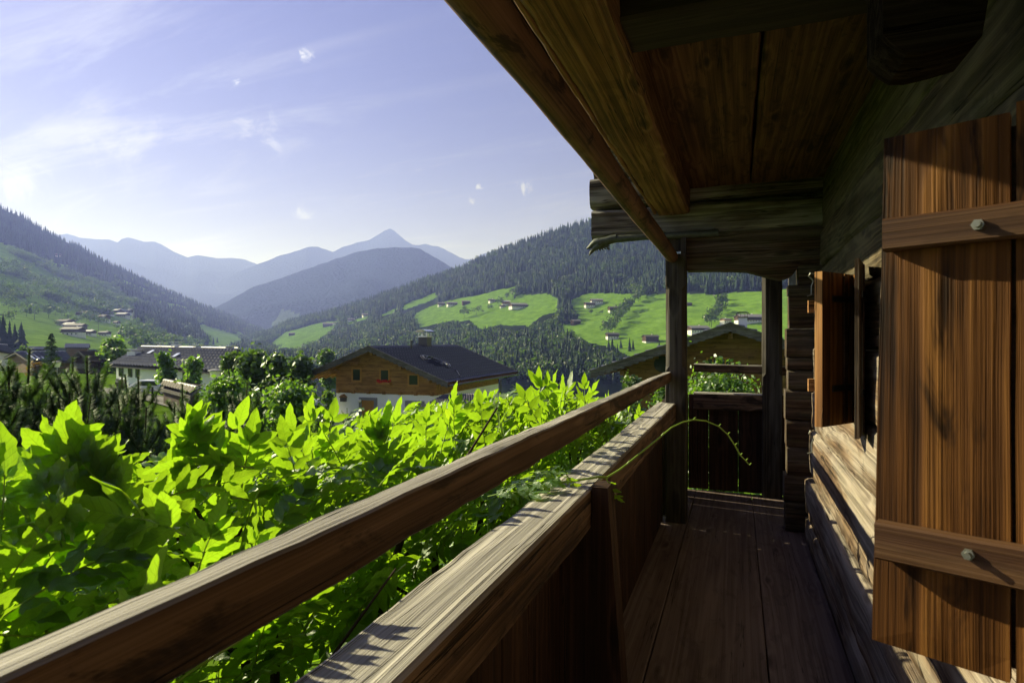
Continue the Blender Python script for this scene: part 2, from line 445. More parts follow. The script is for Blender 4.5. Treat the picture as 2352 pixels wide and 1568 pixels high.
# floor: three wide planks and an edge board, thin gaps between
b = MB()
for (x0, x1) in ((-0.60, -0.381), (-0.375, 0.1235), (0.1275, 0.47)):
    b.beam(((x0 + x1) / 2, -2.6, ZF - 0.02), ((x0 + x1) / 2, 6.12, ZF - 0.02), x1 - x0, 0.04, seg=0.15, jit=0.0015, rnd=0.003)
b.obj('floor', M['floor'], house, True)
b = MB(); b.box((-0.62, -2.6, ZF - 0.20), (0.55, 6.2, ZF - 0.07)); b.obj('floor_beams', M['rail_boards'], house)

# log wall: each log a slightly different round; faces step outwards with height
zs = [-1.75, -1.30, -1.015, -0.66, -0.36, -0.04, 0.28, 0.55, 0.83, 1.10, 1.36]
xf = [0.475, 0.475, 0.505, 0.520, 0.530, 0.540, 0.555, 0.575, 0.590, 0.600]
b = MB()
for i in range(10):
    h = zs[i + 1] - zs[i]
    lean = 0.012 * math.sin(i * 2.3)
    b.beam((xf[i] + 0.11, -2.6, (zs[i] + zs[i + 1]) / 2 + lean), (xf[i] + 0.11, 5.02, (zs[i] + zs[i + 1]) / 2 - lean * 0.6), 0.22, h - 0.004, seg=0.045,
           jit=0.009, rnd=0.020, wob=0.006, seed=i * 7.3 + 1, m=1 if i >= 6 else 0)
wall = b.obj('log_wall', [M['logwall'], M['logwall_shade']], house, True, 55)
b = MB(); b.box((0.64, -2.6, -4.8), (5.5, 5.02, 1.45)); b.box((0.66, 5.05, -4.8), (5.5, 9.2, 1.45))
b.obj('house_core', M['post'], house)

# corner log stub: ends of the cross wall's logs
b = MB()
stz = [0.43, 0.35, 0.10, -0.12, -0.22, -0.37, -0.60, -0.80, -1.02, -1.22, -1.45]
for i in range(10):
    z1, z0 = stz[i], stz[i + 1]
    xl = 0.362 - 0.022 * (i / 9) + 0.010 * math.sin(i * 2.1)
    b.beam((xl, 5.10, (z0 + z1) / 2), (0.60, 5.10, (z0 + z1) / 2), 0.19 + 0.008 * math.sin(i * 3.3), z1 - z0 - 0.004, seg=0.03, jit=0.006, rnd=0.012, seed=40 + i * 3.1)
b.beam((0.430, 5.10, 0.505), (0.62, 5.10, 0.505), 0.17, 0.145, seg=0.03, jit=0.005, seed=77)
b.obj('log_corner', M['log'], house, True, 50)

# carved lintel below the cantilever log
pts = [(1577, 621), (1640, 620), (1690, 621), (1716, 622), (1742, 629), (1768, 636), (1793, 641), (1813, 636), (1826, 626), (1834, 610)]
prof = [(ony(px, py, 5.0).x, ony(px, py, 5.0).z) for px, py in pts] + [(0.62, 0.585)]
b = MB(); V = []; F = []; G = []
xs = np.linspace(prof[0][0], 0.62, 60)
zb = np.interp(xs, [p[0] for p in prof], [p[1] for p in prof])
NR = 9
for i, (x, z0) in enumerate(zip(xs, zb)):
    for k in range(NR):
        z = z0 + (0.865 - z0) * k / (NR - 1)
        off = 0.006 * nz(x * 4 + 3, z * 14) + (0.008 if k in (0, NR - 1) else 0)
        V.append((x, 5.0 + off, z)); G.append((x + 13, z + 3, 0))
    for k in range(NR):
        z = z0 + (0.865 - z0) * k / (NR - 1)
        V.append((x, 5.17 - (0.008 if k in (0, NR - 1) else 0), z)); G.append((x + 13, z + 3, 0.17))
W2 = 2 * NR
for i in range(len(xs) - 1):
    for k in range(NR - 1):
        F.append((i * W2 + k, (i + 1) * W2 + k, (i + 1) * W2 + k + 1, i * W2 + k + 1))
        F.append((i * W2 + NR + k, i * W2 + NR + k + 1, (i + 1) * W2 + NR + k + 1, (i + 1) * W2 + NR + k))
    F.append((i * W2, i * W2 + NR, (i + 1) * W2 + NR, (i + 1) * W2))
    F.append((i * W2 + NR - 1, (i + 1) * W2 + NR - 1, (i + 1) * W2 + W2 - 1, i * W2 + W2 - 1))
F.append(tuple(range(NR)) + tuple(range(W2 - 1, NR - 1, -1)))
b.add(V, F, G); b.obj('lintel', M['log'], house, True, 45)

# three stacked logs that run out past the post and carry the eaves
for (z0, z1, x0) in ((0.870, 1.125, -1.165), (1.130, 1.385, -1.180), (1.390, 1.640, -1.150)):
    b = MB()
    b.beam((x0, 5.11, (z0 + z1) / 2), (0.64, 5.11, (z0 + z1) / 2), 0.24, z1 - z0, seg=0.05, jit=0.013, rnd=0.035, wob=0.012)
    b.obj('cantilever_log', M['logend'], house, True, 50)

# purlin along the balcony, thin board beside it, soffit boards of the eaves, ceiling, cross joist
b = MB(); b.beam((-0.487, -2.6, 1.135), (-0.487, 4.99, 1.135), 0.252, 0.23, seg=0.06, jit=0.007, rnd=0.012, wob=0.010, seed=21)
b.obj('purlin', M['purlin'], house, True)
b = MB(); b.beam((-0.628, -2.6, 1.115), (-0.628, 4.95, 1.115), 0.022, 0.17, seg=0.05, jit=0.006, rnd=0.004, wob=0.006, seed=5)
b.obj('eaves_board', M['purlin'], house, True)
b = MB()
for i in range(5):
    x0 = -1.145 + i * 0.125
    b.beam((x0 + 0.06, -2.6, 1.66), (x0 + 0.06, 5.3, 1.66), 0.119, 0.03, seg=0.3, jit=0.002, rnd=0.004)
b.obj('soffit', M['rail_boards'], house, True)
b = MB()
for (x0, x1) in ((-0.62, 0.086), (0.098, 0.72)):
    b.beam(((x0 + x1) / 2, -2.6, 1.250), ((x0 + x1) / 2, 4.99, 1.250), x1 - x0, 0.05, seg=0.12, jit=0.004, rnd=0.008, wob=0.003)
b.obj('ceiling', M['ceiling'], house, True)
b = MB(); b.box((-0.60, -2.6, 1.30), (5.5, 9.2, 1.36)); b.box((-0.64, -2.6, 1.36), (-0.60, 5.0, 1.64)); b.box((-1.10, -2.6, 1.69), (5.5, 9.2, 1.75))
b.box((-0.60, 5.25, 1.2), (0.66, 6.3, 1.29)); b.obj('light_block_slab', M['rail_boards'], house)  # unseen slabs added above the ceiling to block light
b = MB(); b.beam((-0.37, 2.07, 1.135), (0.62, 2.07, 1.135), 0.25, 0.18, seg=0.06, jit=0.004, rnd=0.010, seed=33)
b.obj('joist', M['joist'], house, True)
# rounded beam end reaching out of the wall above the near shutter
b = MB()
poly = []
for (px, py) in ((1989, -130), (1991, 160), (2015, 182), (2041, 197), (2075, 196), (2130, 183), (2190, 165), (2300, -130)):
    poly.append(ony(px, py, 1.62))
poly[0].z = 1.22; poly[-1].z = 1.22
b.prism(poly, (0, 0, 0), (0, -0.17, 0)); b.obj('beam_end', M['blackish'], house)

# posts: chamfered in the middle, square at foot and head
def post(x0, x1, y0, y1, z0, z1, ch0, ch1, seed):
    b = MB(); V = []; F = []; G = []
    zz = list(np.linspace(z0, ch0 - 0.03, 14)) + list(np.linspace(ch0, ch1, 22)) + list(np.linspace(ch1 + 0.03, z1, 12))
    for z in zz:
        cc = 0.030 if ch0 <= z <= ch1 else 0.006
        ring = [(x0 + cc, y0), ((x0 + x1) / 2, y0), (x1 - cc, y0), (x1, y0 + cc), (x1, (y0 + y1) / 2), (x1, y1 - cc), (x1 - cc, y1), (x0 + cc, y1), (x0, y1 - cc), (x0, (y0 + y1) / 2), (x0, y0 + cc)]
        for (x, y) in ring:
            j = 0.004 * nz(x * 9 + seed, y * 9, z * 2.5)
            V.append((x + j, y + j, z)); G.append((z + seed, x + seed, y))
    n = 11
    for i in range(len(zz) - 1):
        for k in range(n): F.append((i * n + k, i * n + (k + 1) % n, (i + 1) * n + (k + 1) % n, (i + 1) * n + k))
    F.append(tuple(range(n))[::-1]); F.append(tuple((len(zz) - 1) * n + k for k in range(n)))
    b.add(V, F, G)
    return b.obj('post', M['post'], house, True, 25)
post(-0.545, -0.385, 4.93, 5.09, ZF, 0.70, -0.20, 0.42, 3.0)
b = MB()      # forked head of the near post, the pole lies in its notch
b.box((-0.545, 4.93, 0.70), (-0.530, 4.995, 0.868), axis=2); b.box((-0.425, 4.93, 0.70), (-0.385, 4.998, 0.868), axis=2); b.box((-0.53, 4.955, 0.725), (-0.425, 4.995, 0.868), axis=2)
b.obj('post_head', M['post'], house)
post(0.214, 0.385, 6.02, 6.18, ZF, 1.2, -0.30, 0.62, 9.0)

# railing
XI = -0.462
rail = MB()
y = -2.6
while y < 4.92:      # upright boards, inner face x = -0.57
    wd = rng.uniform(0.17, 0.24)
    y1 = min(y + wd, 4.93)
    gap = 0.004 if y < 3.9 else 0.009
    rail.beam((-0.585, y + wd / 2, ZF - 0.1), (-0.585, y + wd / 2, -0.56), 0.028, y1 - y - gap, up=(0, 1, 0), seg=0.3, jit=0.002, rnd=0.004)
    y = y1
for y in (5.13, 5.36, 5.60, 5.85):
    rail.beam((-0.585, y + 0.11, ZF - 0.1), (-0.585, y + 0.11, -0.50), 0.028, 0.2345, up=(0, 1, 0), seg=0.3, jit=0.002, rnd=0.004)
railing = rail.obj('railing', M['rail_boards'], house, True)
def handhewn(name, p0, p1, w, h, mat, parent, **kw):
    b = MB(); b.beam(p0, p1, w, h, **kw); return b.obj(name, M[mat], parent, True, 32)
handhewn('parapet_beam', (-0.536, -2.6, -0.562), (-0.536, 4.985, -0.562), 0.150, 0.138, 'beam', railing, seg=0.04, jit=0.004, rnd=0.008, wob=0.003, seed=12)
handhewn('handrail', (-0.524, -2.6, -0.283), (-0.524, 4.96, -0.283), 0.050, 0.080, 'beam', railing, seg=0.04, jit=0.0035, rnd=0.004, wob=0.003, seed=58)
b = MB()
P = [Vector((-0.572, 1.97, -0.60)), Vector((-0.458, 1.97, -0.60)), Vector((-0.458, 1.97, -0.487)), Vector((-0.405, 1.97, -0.487)), Vector((-0.335, 1.97, ZF)), Vector((-0.572, 1.97, ZF))]
bb = MB(); bb.prism(P, (0, 0, 0), (0, 0.10, 0))
b.add(bb.V, bb.F, [(v[2] + 5, v[0], v[1]) for v in bb.V])
b.obj('support_post', M['rail_boards'], railing)
# parapet at the far end of the balcony
b = MB()
xx = -0.53
for wd in (0.075, 0.19, 0.27, 0.27, 0.22):
    b.beam((xx + wd / 2, 6.13, ZF + 0.012), (xx + wd / 2, 6.13, -0.52), wd - 0.004, 0.03, up=(0, 1, 0), seg=0.2, jit=0.001, rnd=0.003); xx += wd
endr = b.obj('end_railing', M['rail_boards'], house, True)
handhewn('parapet_beam', (-0.40, 6.085, -0.572), (0.50, 6.085, -0.575), 0.12, 0.165, 'beam', endr, seg=0.05, jit=0.005, seed=3)
handhewn('handrail', (-0.40, 6.10, -0.255), (0.50, 6.10, -0.275), 0.06, 0.085, 'beam', endr, seg=0.05, jit=0.004, seed=8)

# the round pole hung under the eaves, lying in the post's notch: it could be lifted out
b = MB()
py_ = np.linspace(-2.6, 5.12, 70)
b.tube([(-0.492 + 0.012 * nz(yy * 0.8, 2), yy, 0.690 + 0.010 * nz(yy * 0.9, 9) - 0.012 * (yy - 2) / 4) for yy in py_], [0.052 - 0.0009 * yy + 0.003 * nz(yy * 3, 4) for yy in py_], 16)
pole = b.obj('pole', M['pole'], None, True, 50)
tag(pole, 'long round reddish wooden pole hanging along the balcony under the eaves', 'pole')

# rain spout with a copper dragon head under the cantilever log
b = MB()
p_end = ony(1417, 549, 4.95); p_in = ony(1545, 541, 4.95)
b.tube([p_in + Vector((0.35, 0, 0.0)), p_in, (p_end + p_in) / 2 + Vector((0, 0, 0.004)), p_end], [0.028, 0.028, 0.027, 0.030], 12)
spout = b.obj('rain_spout', M['copper'], house, True)
b = MB()
def S(u, v): return ony((2300 + u / 1.568) / 1.7415, (700 + v / 1.568) / 1.7415 + 2, 4.95)   # crop pixels to points
neck = [S(262, 392), S(232, 398), S(200, 408), S(172, 416), S(150, 424)]
b.tube(neck, [0.034, 0.036, 0.036, 0.040, 0.044], 12)
up_j = [S(150, 415), S(128, 418), S(108, 432), S(90, 448), S(74, 456)]
b.tube(up_j, [0.036, 0.034, 0.024, 0.016, 0.007], 10)
lo_j = [S(150, 434), S(128, 446), S(110, 466), S(98, 484), S(88, 500)]
b.tube(lo_j, [0.034, 0.026, 0.018, 0.012, 0.004], 10)
for (u, v, du, dv) in ((80, 454, -1, 12), (90, 452, 1, 13), (100, 447, 2, 14), (96, 484, -10, -8), (104, 472, -10, -8), (112, 460, -10, -9)):
    b.tube([S(u, v), S(u + du, v + dv)], [0.006, 0.0008], 6)
for (u, v, du, dv) in ((150, 446, 10, 26), (162, 444, 16, 24), (174, 440, 22, 22), (184, 434, 30, 22), (192, 428, 26, 14), (140, 450, -2, 24), (205, 452, 12, 14), (120, 416, 14, -8), (186, 398, 8, -14), (176, 402, 4, -14)):
    b.tube([S(u, v), S(u + du * 0.6, v + dv * 0.5), S(u + du, v + dv)], [0.014, 0.010, 0.002], 6)
b.obj('dragon_head', M['copper'], spout, True, 60)

# shutters -------------------------------------------------------------
def shutter(free, hinge, ztop, zbot, thick, side, btop=None, battens=(), boards=(0.62,), lean=0.0, bolts=(), strap=False, mats=('shutter', 'shutter_edge')):
    """free / hinge: (x, y) of the leaf's two edges; side = +1 puts battens on the left of free->hinge"""
    fr = Vector((free[0], free[1], 0)); hi = Vector((hinge[0], hinge[1], 0))
    W_ = (hi - fr).length; u = (hi - fr) / W_; n = Vector((-u.y, u.x, 0)) * side     # n: outward of the battened face
    b = MB(); edges = [0.0] + list(boards) + [1.0]
    for i in range(len(edges) - 1):
        s0, s1 = edges[i] * W_ + (0.003 if i else 0), edges[i + 1] * W_ - 0.003
        zt = (btop[i] if btop else ztop)
        q = []
        V = []; G = []; F = []
        sh = rng.uniform(0, 30); nu = max(2, int((s1 - s0) / 0.03)); nzv = 24
        for side_n in (0, 1):
            for a in range(nu + 1):
                for k in range(nzv + 1):
                    s_ = s0 + (s1 - s0) * a / nu; z = zbot + (zt - zbot) * k / nzv
                    off = lean * (z - ztop) if i == 0 and a == 0 else 0
                    bev = 0.0025 if a in (0, nu) or k in (0, nzv) else 0.0
                    p = fr + u * (s_ + off + (0.0015 * nz(z * 6 + sh, i) if a in (0, nu) else 0)) + n * ((-bev if side_n == 0 else -thick + bev) + 0.0008 * nz(s_ * 30, z * 4 + sh))
                    V.append((p.x, p.y, z)); G.append((z + sh, s_ + sh, -thick * side_n))
        N1 = (nu + 1) * (nzv + 1); idx = lambda sd_, a, k: sd_ * N1 + a * (nzv + 1) + k
        mm = []
        for a in range(nu):
            for k in range(nzv):
                F.append((idx(0, a, k), idx(0, a + 1, k), idx(0, a + 1, k + 1), idx(0, a, k + 1)))
                F.append((idx(1, a, k), idx(1, a, k + 1), idx(1, a + 1, k + 1), idx(1, a + 1, k)))
        nf = len(F)
        for k in range(nzv):
            F.append((idx(0, 0, k), idx(0, 0, k + 1), idx(1, 0, k + 1), idx(1, 0, k)))
            F.append((idx(0, nu, k), idx(1, nu, k), idx(1, nu, k + 1), idx(0, nu, k + 1)))
        for a in range(nu):
            F.append((idx(0, a, 0), idx(1, a, 0), idx(1, a + 1, 0), idx(0, a + 1, 0)))
            F.append((idx(0, a, nzv), idx(0, a + 1, nzv), idx(1, a + 1, nzv), idx(1, a, nzv)))
        o = len(b.F); b.add(V, F, G, 0)
        for j in range(nf, len(F)): b.M[o + j] = 1
    root = b.obj('shutter', [M[mats[0]], M[mats[1]]], house, False)
    for e_ in edges[1:-1]:      # strip added behind each joint so the gap stays dark
        c = MB(); q0 = fr + u * (e_ * W_ - .014) - n * (thick + .001); q1 = fr + u * (e_ * W_ + .014) - n * (thick + .001)
        c.prism([(q0.x, q0.y, zbot + .01), (q1.x, q1.y, zbot + .01), (q1.x, q1.y, ztop - .012), (q0.x, q0.y, ztop - .012)], (0, 0, 0), tuple(n * -.006)); c.obj('seam_shade_strip', M['batten'], root)
    for (z1, z0, t_) in battens:
        c = MB(); a0 = fr + u * (0.007 + lean * (z1 - ztop)) + n * (t_ / 2 + 0.001); a1 = hi + n * (t_ / 2 + 0.001)
        c.beam((a0.x, a0.y, (z0 + z1) / 2), (a1.x, a1.y, (z0 + z1) / 2 + (0.004)), t_, z1 - z0, seg=0.03, jit=0.0012, rnd=0.003)
        bt = c.obj('batten', M['batten'], root, True, 40)
        for (px, py) in bolts:
            r_ = ray(px, py); tt_ = (fr + n * t_).dot(n) / r_.dot(n); p = r_ * tt_
            if z0 - 0.01 < p.z < z1 + 0.01:
                c = MB(); a_ = n.cross(Vector((0, 0, 1)))
                for rad, l0, l1, nn_ in ((0.0070, -0.001, 0.006, 6), (0.0040, 0.006, 0.013, 10)):
                    c.tube([p + n * l0, p + n * l1], rad, nn_)
                c.obj('bolt', M['zinc'], bt)
    if strap:
        for z in strap:
            c = MB(); a0 = hi - u * 0.0; a1 = hi - u * (W_ * 0.78)
            for sgn in (1,):
                off = n * (-thick - 0.004)
                q = [a0 + off, a1 + off]
                c.beam((q[0].x, q[0].y, z), (q[1].x, q[1].y, z), 0.006, 0.028, seg=0.05, jit=0.0, rnd=0.001)
            c.tube([hi - u * 0.004 + off + Vector((0, 0, z - 0.026)), hi - u * 0.004 + off + Vector((0, 0, z + 0.032))], 0.010, 10)
            c.obj('strap_hinge', M['iron'], root, True, 40)
    return root, fr, hi, u, n
ft = onx(2030, 318, 0.190); free = (0.190, ft.y)
uu = Vector((0.905, -0.425)).normalized()
hin = (free[0] + uu.x * 0.40, free[1] + uu.y * 0.40)
ztop = at(2030, 318, 0.83).z
fs = topx((free[0], free[1], 0))[2]
zz_ = lambda py: (CY - py) / FPX * fs
shutter(free, hin, zz_(318), zz_(1478), 0.024, -1, btop=(zz_(318), zz_(300)), battens=((zz_(510), zz_(581), 0.024), (zz_(1190), zz_(1274), 0.026)), boards=(0.345,), lean=0.022,
        bolts=((2247, 517), (2225, 1271)))
# the far window's two leaves
shutter((0.324, 3.02), (0.525, 3.30), 0.315, -0.385, 0.040, 1, boards=(0.55,), strap=(0.195, -0.215))[0]
shutter((0.452, 2.83), (0.520, 3.10), 0.345, -0.405, 0.022, 1, boards=(0.5,), strap=(0.20, -0.22), mats=('log', 'log'))[0]  # near leaf in dark log wood, its shade put into the colour
b = MB()    # wooden blocks and window of the far opening
b.box((0.505, 3.04, -0.36), (0.53, 3.28, -0.31)); b.box((0.505, 3.04, 0.26), (0.53, 3.28, 0.31)); b.box((0.505, 3.04, -0.31), (0.53, 3.08, 0.26), axis=2); b.box((0.505, 3.24, -0.31), (0.53, 3.28, 0.26), axis=2)
win = b.obj('window', M['shutter'], house)
b = MB(); b.box((0.515, 3.08, -0.31), (0.522, 3.24, 0.26)); b.obj('pane', M['darkglass'], win)
for (u_, z_) in ((0, 0.255), (0, -0.47)):    # hook and eye on the wall by the leaf
    c = MB(); p = Vector((0.318, 3.06, z_))
    c.tube([p + Vector((0.012, 0.0, 0.055)), p + Vector((-0.006, 0, 0.06)), p + Vector((-0.012, 0, 0.045)), p + Vector((0, 0, 0.034)), p + Vector((0.008, 0, 0.02)), p + Vector((0.0, 0, 0.0)), p + Vector((0.0, 0, -0.04)), p + Vector((-0.018, 0, -0.046))], 0.0035, 6)
    c.obj('shutter_hook', M['zinc'], house, True)
for z_ in (0.16, -0.20):
    c = MB(); c.box((0.303, 3.035, z_ - 0.028), (0.327, 3.075, z_ + 0.028)); c.obj('shutter_block', M['shutter_edge'], house)

# ------------------------------------------------------------------ terrain
def interp(x, pts):
    return np.interp(x, [p[0] for p in pts], [p[1] for p in pts])

def inside(poly, X, Y):
    """vectorised point in polygon"""
    r = np.zeros(X.shape, bool); n = len(poly); j = n - 1
    for i in range(n):
        xi, yi = poly[i]; xj, yj = poly[j]
        cond = ((yi > Y) != (yj > Y)) & (X < (xj - xi) * (Y - yi) / (yj - yi + 1e-9) + xi)
        r ^= cond; j = i
    return r

class Hill:
    """a slope built at its own distance: every azimuth has a foot, a crest and a back side"""
    def __init__(self, name, x0, x1, step, crest, crest_f, base, base_f, nv, mat, power=1.0, rough=0.0, rs=200.0, meadows=(), back=True, crest_j=0.0, seed=0.0, under=True):
        self.crest, self.crest_f, self.base, self.base_f, self.power = crest, crest_f, base, base_f, power
        PX = np.arange(x0, x1 + step, step, dtype=float); self.PX = PX
        pc, fc, pb, fb = (interp(PX, q) for q in (crest, crest_f, base, base_f))
        if crest_j > 0:
            j = np.array([nz(x * 0.035 + seed, 1.7) + 0.5 * nz(x * 0.11 + seed, 4.2) + 0.3 * nz(x * 0.3, 9.1) for x in PX]); pc = pc + crest_j * j
        v = np.linspace(0, 1, nv)[None, :]
        py = pb[:, None] + (pc - pb)[:, None] * v
        f = fb[:, None] + (fc - fb)[:, None] * v ** power
        a = (PX - CX)[:, None] / FPX
        X = (a * CS - SN) * f; Y = (a * SN + CS) * f; Z = (CY - py) / FPX * f
        cover = np.zeros_like(X)
        PXg = np.broadcast_to(PX[:, None], py.shape)
        wob = np.array([[3.0 * nz(x * 0.03, y * 0.04, seed) for y in py[i]] for i, x in enumerate(PX)]) if meadows else 0
        for m in meadows: cover = np.maximum(cover, inside(m, PXg + wob, py + wob * 0.4).astype(float))
        if rough > 0:
            vv = np.broadcast_to(np.sin(np.pi * np.clip(v, 0, 1)), X.shape)
            for i in range(X.shape[0]):
                for k in range(X.shape[1]):
                    Z[i, k] += rough * vv[i, k] * (1.0 if cover[i, k] < .5 else 0.25) * (nz(X[i, k] / rs, Y[i, k] / rs, seed) + 0.5 * nz(X[i, k] / rs * 2.3, Y[i, k] / rs * 2.3, seed + 5))
        self.Xg, self.Yg, self.Zg, self.cover, self.PXg, self.PYg = X, Y, Z, cover, PXg, py
        nx = len(PX)
        rowsX, rowsY, rowsZ, rowsC = [X], [Y], [Z], [cover]
        if back:
            ex = X[:, -1] / f[:, -1]; ey = Y[:, -1] / f[:, -1]
            drop = (fc * 0.45)[:, None] * np.array([[0.15, 0.5, 1.0]])
            rowsX.append(X[:, -1:] + ex[:, None] * drop); rowsY.append(Y[:, -1:] + ey[:, None] * drop)
            rowsZ.append(Z[:, -1:] - drop * np.array([[0.15, 0.4, 0.62]])); rowsC.append(np.zeros((nx, 3)))
        if under:
            X0 = X[:, :1] * 0.93; Y0 = Y[:, :1] * 0.93
            rowsX.insert(0, X0); rowsY.insert(0, Y0); rowsZ.insert(0, Z[:, :1] - 0.10 * fb[:, None]); rowsC.insert(0, cover[:, :1])
        XX = np.hstack(rowsX); YY = np.hstack(rowsY); ZZ = np.hstack(rowsZ); CC = np.hstack(rowsC)
        m_ = XX.shape[1]
        V = np.stack([XX.ravel(), YY.ravel(), ZZ.ravel()], 1)
        ii, kk = np.meshgrid(np.arange(nx - 1), np.arange(m_ - 1), indexing='ij')
        i0 = (ii * m_ + kk).ravel()
        Q = np.stack([i0, i0 + m_, i0 + m_ + 1, i0 + 1], 1)
        self.obj = link(name, build_mesh(name, V, Q, mat, tint=CC.ravel(), smooth=True))
        tag(self.obj, kind='structure')
    def point(self, px, py):
        i = int(np.argmin(np.abs(self.PX - px))); col_ = self.PYg[i]
        o = np.argsort(col_)
        return Vector((np.interp(py, col_[o], self.Xg[i][o]), np.interp(py, col_[o], self.Yg[i][o]), np.interp(py, col_[o], self.Zg[i][o])))

def ground_mat(name, forest, mead, mead2, far=False, sc=0.01, streak=0.5):
    m, t = new_mat(name)
    ta = t.n('ShaderNodeAttribute', attribute_name='tint').outputs['Fac']
    tc_ = t.n('ShaderNodeTexCoord'); v = tc_.outputs['Object']
    n_ = t.noise(v, sc, 6, 0.6); n2_ = t.noise(v, sc * 12, 4, 0.6); n3 = t.noise(t.vmul(v, (1, 0.16, 3.0)), sc * 7, 6, 0.68)
    f_ = t.ramp(t.math('ADD', t.math('MULTIPLY', n_, 0.5), t.math('MULTIPLY', n2_, 0.5)), [(0.3, tuple(x * 0.6 for x in forest)), (0.7, tuple(x * 1.4 for x in forest))])
    g_ = t.ramp(t.math('ADD', t.math('MULTIPLY', n3, 0.6), t.math('MULTIPLY', n2_, 0.4)), [(0.36, tuple(x * 0.72 for x in mead)), (0.5, mead), (0.66, mead2)])
    c_ = t.mix(t.maprange(ta, 0.3, 0.7, 0, 1), f_, g_)
    bs = t.n('ShaderNodeBsdfDiffuse', ins={'Color': c_, 'Roughness': 0.6})
    bp = t.n('ShaderNodeBump', ins={'Height': n2_, 'Strength': 0.9 if far else 0.25, 'Distance': 40.0 if far else 0.6}); t.set(bs, 'Normal', bp.outputs[0])
    finish(t, bs.outputs[0]); return m

M['hill'] = ground_mat('hillside', (0.022, 0.034, 0.014), (0.155, 0.29, 0.026), (0.24, 0.40, 0.05))
M['hill2'] = ground_mat('far hillside', (0.028, 0.045, 0.022), (0.19, 0.33, 0.035), (0.28, 0.43, 0.06))
M['mount'] = ground_mat('mountain', (0.026, 0.044, 0.032), (0.11, 0.16, 0.05), (0.15, 0.20, 0.07), True, 0.004)

# far ranges: (crest in a 2352 px frame, distance)
Hill('mountain', -120, 640, 5, [(-120, 470), (60, 520), (135, 540), (155, 537), (180, 545), (215, 549), (250, 550), (270, 557), (280, 549), (292, 546), (308, 549), (330, 555), (355, 556), (372, 562), (400, 578), (430, 590), (440, 588), (455, 585), (478, 589), (497, 593), (530, 592), (560, 596), (585, 604), (640, 640)],
     [(-120, 6200), (640, 7600)], [(-120, 700), (640, 730)], [(-120, 3800), (640, 5000)], 40, M['mount'], 1.0, 120, 900, seed=1.0, crest_j=1.5)
Hill('mountain', 440, 1200, 4, [(440, 690), (480, 662), (545, 628), (585, 609), (640, 588), (690, 573), (705, 567), (730, 566), (745, 572), (765, 577), (790, 566), (822, 556), (850, 550), (868, 540), (885, 529), (895, 525), (905, 530), (920, 543), (948, 563), (962, 563), (978, 559), (990, 563), (1008, 567), (1050, 588), (1068, 596), (1090, 595), (1103, 585), (1118, 581), (1135, 576), (1150, 580), (1200, 600)],
     [(440, 6000), (700, 6800), (900, 8200), (1200, 8600)], [(440, 760), (1200, 760)], [(440, 4200), (1200, 5200)], 44, M['mount'], 1.0, 170, 1100, seed=2.3, crest_j=2.0,
     meadows=[[(500, 690), (640, 640), (660, 650), (530, 700)]])
h_c = Hill('mountain', 430, 1250, 4, [(430, 740), (520, 693), (574, 662), (640, 640), (720, 612), (790, 588), (830, 577), (870, 570), (910, 569), (945, 567), (965, 573), (1000, 592), (1050, 622), (1100, 640), (1250, 690)],
     [(430, 3300), (800, 4300), (1250, 4300)], [(430, 800), (1250, 800)], [(430, 2300), (1250, 2800)], 44, M['mount'], 1.1, 90, 600, seed=4.1, crest_j=2.0,
     meadows=[[(622, 738), (648, 716), (672, 718), (690, 722), (668, 742), (640, 752)]])

# left hillside
lm = [[(-60, 600), (0, 566), (40, 580), (75, 600), (160, 640), (260, 690), (350, 735), (420, 765), (470, 770), (520, 790), (560, 800), (500, 815), (300, 800), (0, 800), (-60, 800)],
      [(-60, 560), (0, 556), (50, 575), (110, 596), (160, 610), (175, 625), (90, 610), (-60, 590)],
      [(150, 640), (215, 640), (240, 655), (235, 668), (190, 665)], [(270, 640), (300, 650), (340, 665), (330, 672), (290, 660)],
      [(330, 680), (370, 690), (430, 705), (440, 715), (390, 710)], [(480, 690), (520, 705), (600, 745), (640, 765), (620, 770), (560, 745)],
      [(440, 750), (500, 740), (560, 770), (590, 790), (540, 800), (480, 780)]]
lf = [[(275, 765), (300, 735), (360, 730), (440, 755), (480, 790), (430, 810), (330, 800), (280, 790)],
      [(240, 652), (300, 658), (350, 690), (320, 700), (250, 680)], [(445, 715), (490, 710), (560, 755), (540, 768), (470, 748)], [(-60, 730), (0, 730), (20, 745), (30, 780), (-60, 790)]]
lfb = [[(-40, 616), (30, 616), (62, 628), (60, 640), (0, 642), (-40, 640)], [(58, 645), (90, 640), (142, 678), (152, 700), (108, 696), (70, 672)], [(-40, 664), (10, 664), (44, 676), (62, 692), (20, 692), (-40, 686)],
       [(140, 662), (200, 655), (245, 660), (300, 690), (345, 706), (320, 714), (230, 694), (170, 680)], [(90, 610), (150, 630), (230, 655), (210, 660), (130, 640)], [(0, 572), (60, 590), (120, 612), (60, 606)], [(170, 712), (215, 704), (260, 730), (210, 728)]]
left = Hill('hill_left', -260, 690, 3, [(-260, 380), (-120, 430), (0, 481), (30, 490), (60, 504), (98, 531), (130, 545), (160, 560), (200, 580), (240, 602), (290, 625), (335, 648), (380, 668), (430, 690), (470, 706), (520, 724), (570, 742), (610, 757), (650, 772), (690, 785)],
            [(-260, 1500), (0, 1700), (300, 2100), (690, 2900)], [(-260, 815), (300, 812), (500, 818), (690, 822)], [(-260, 260), (100, 300), (300, 420), (450, 800), (690, 1300)], 110, M['hill2'], 1.25, 16, 130, meadows=lm, seed=6.0)
for q in lf + lfb:
    left.cover[inside(q, left.PXg, left.PYg)] = 0

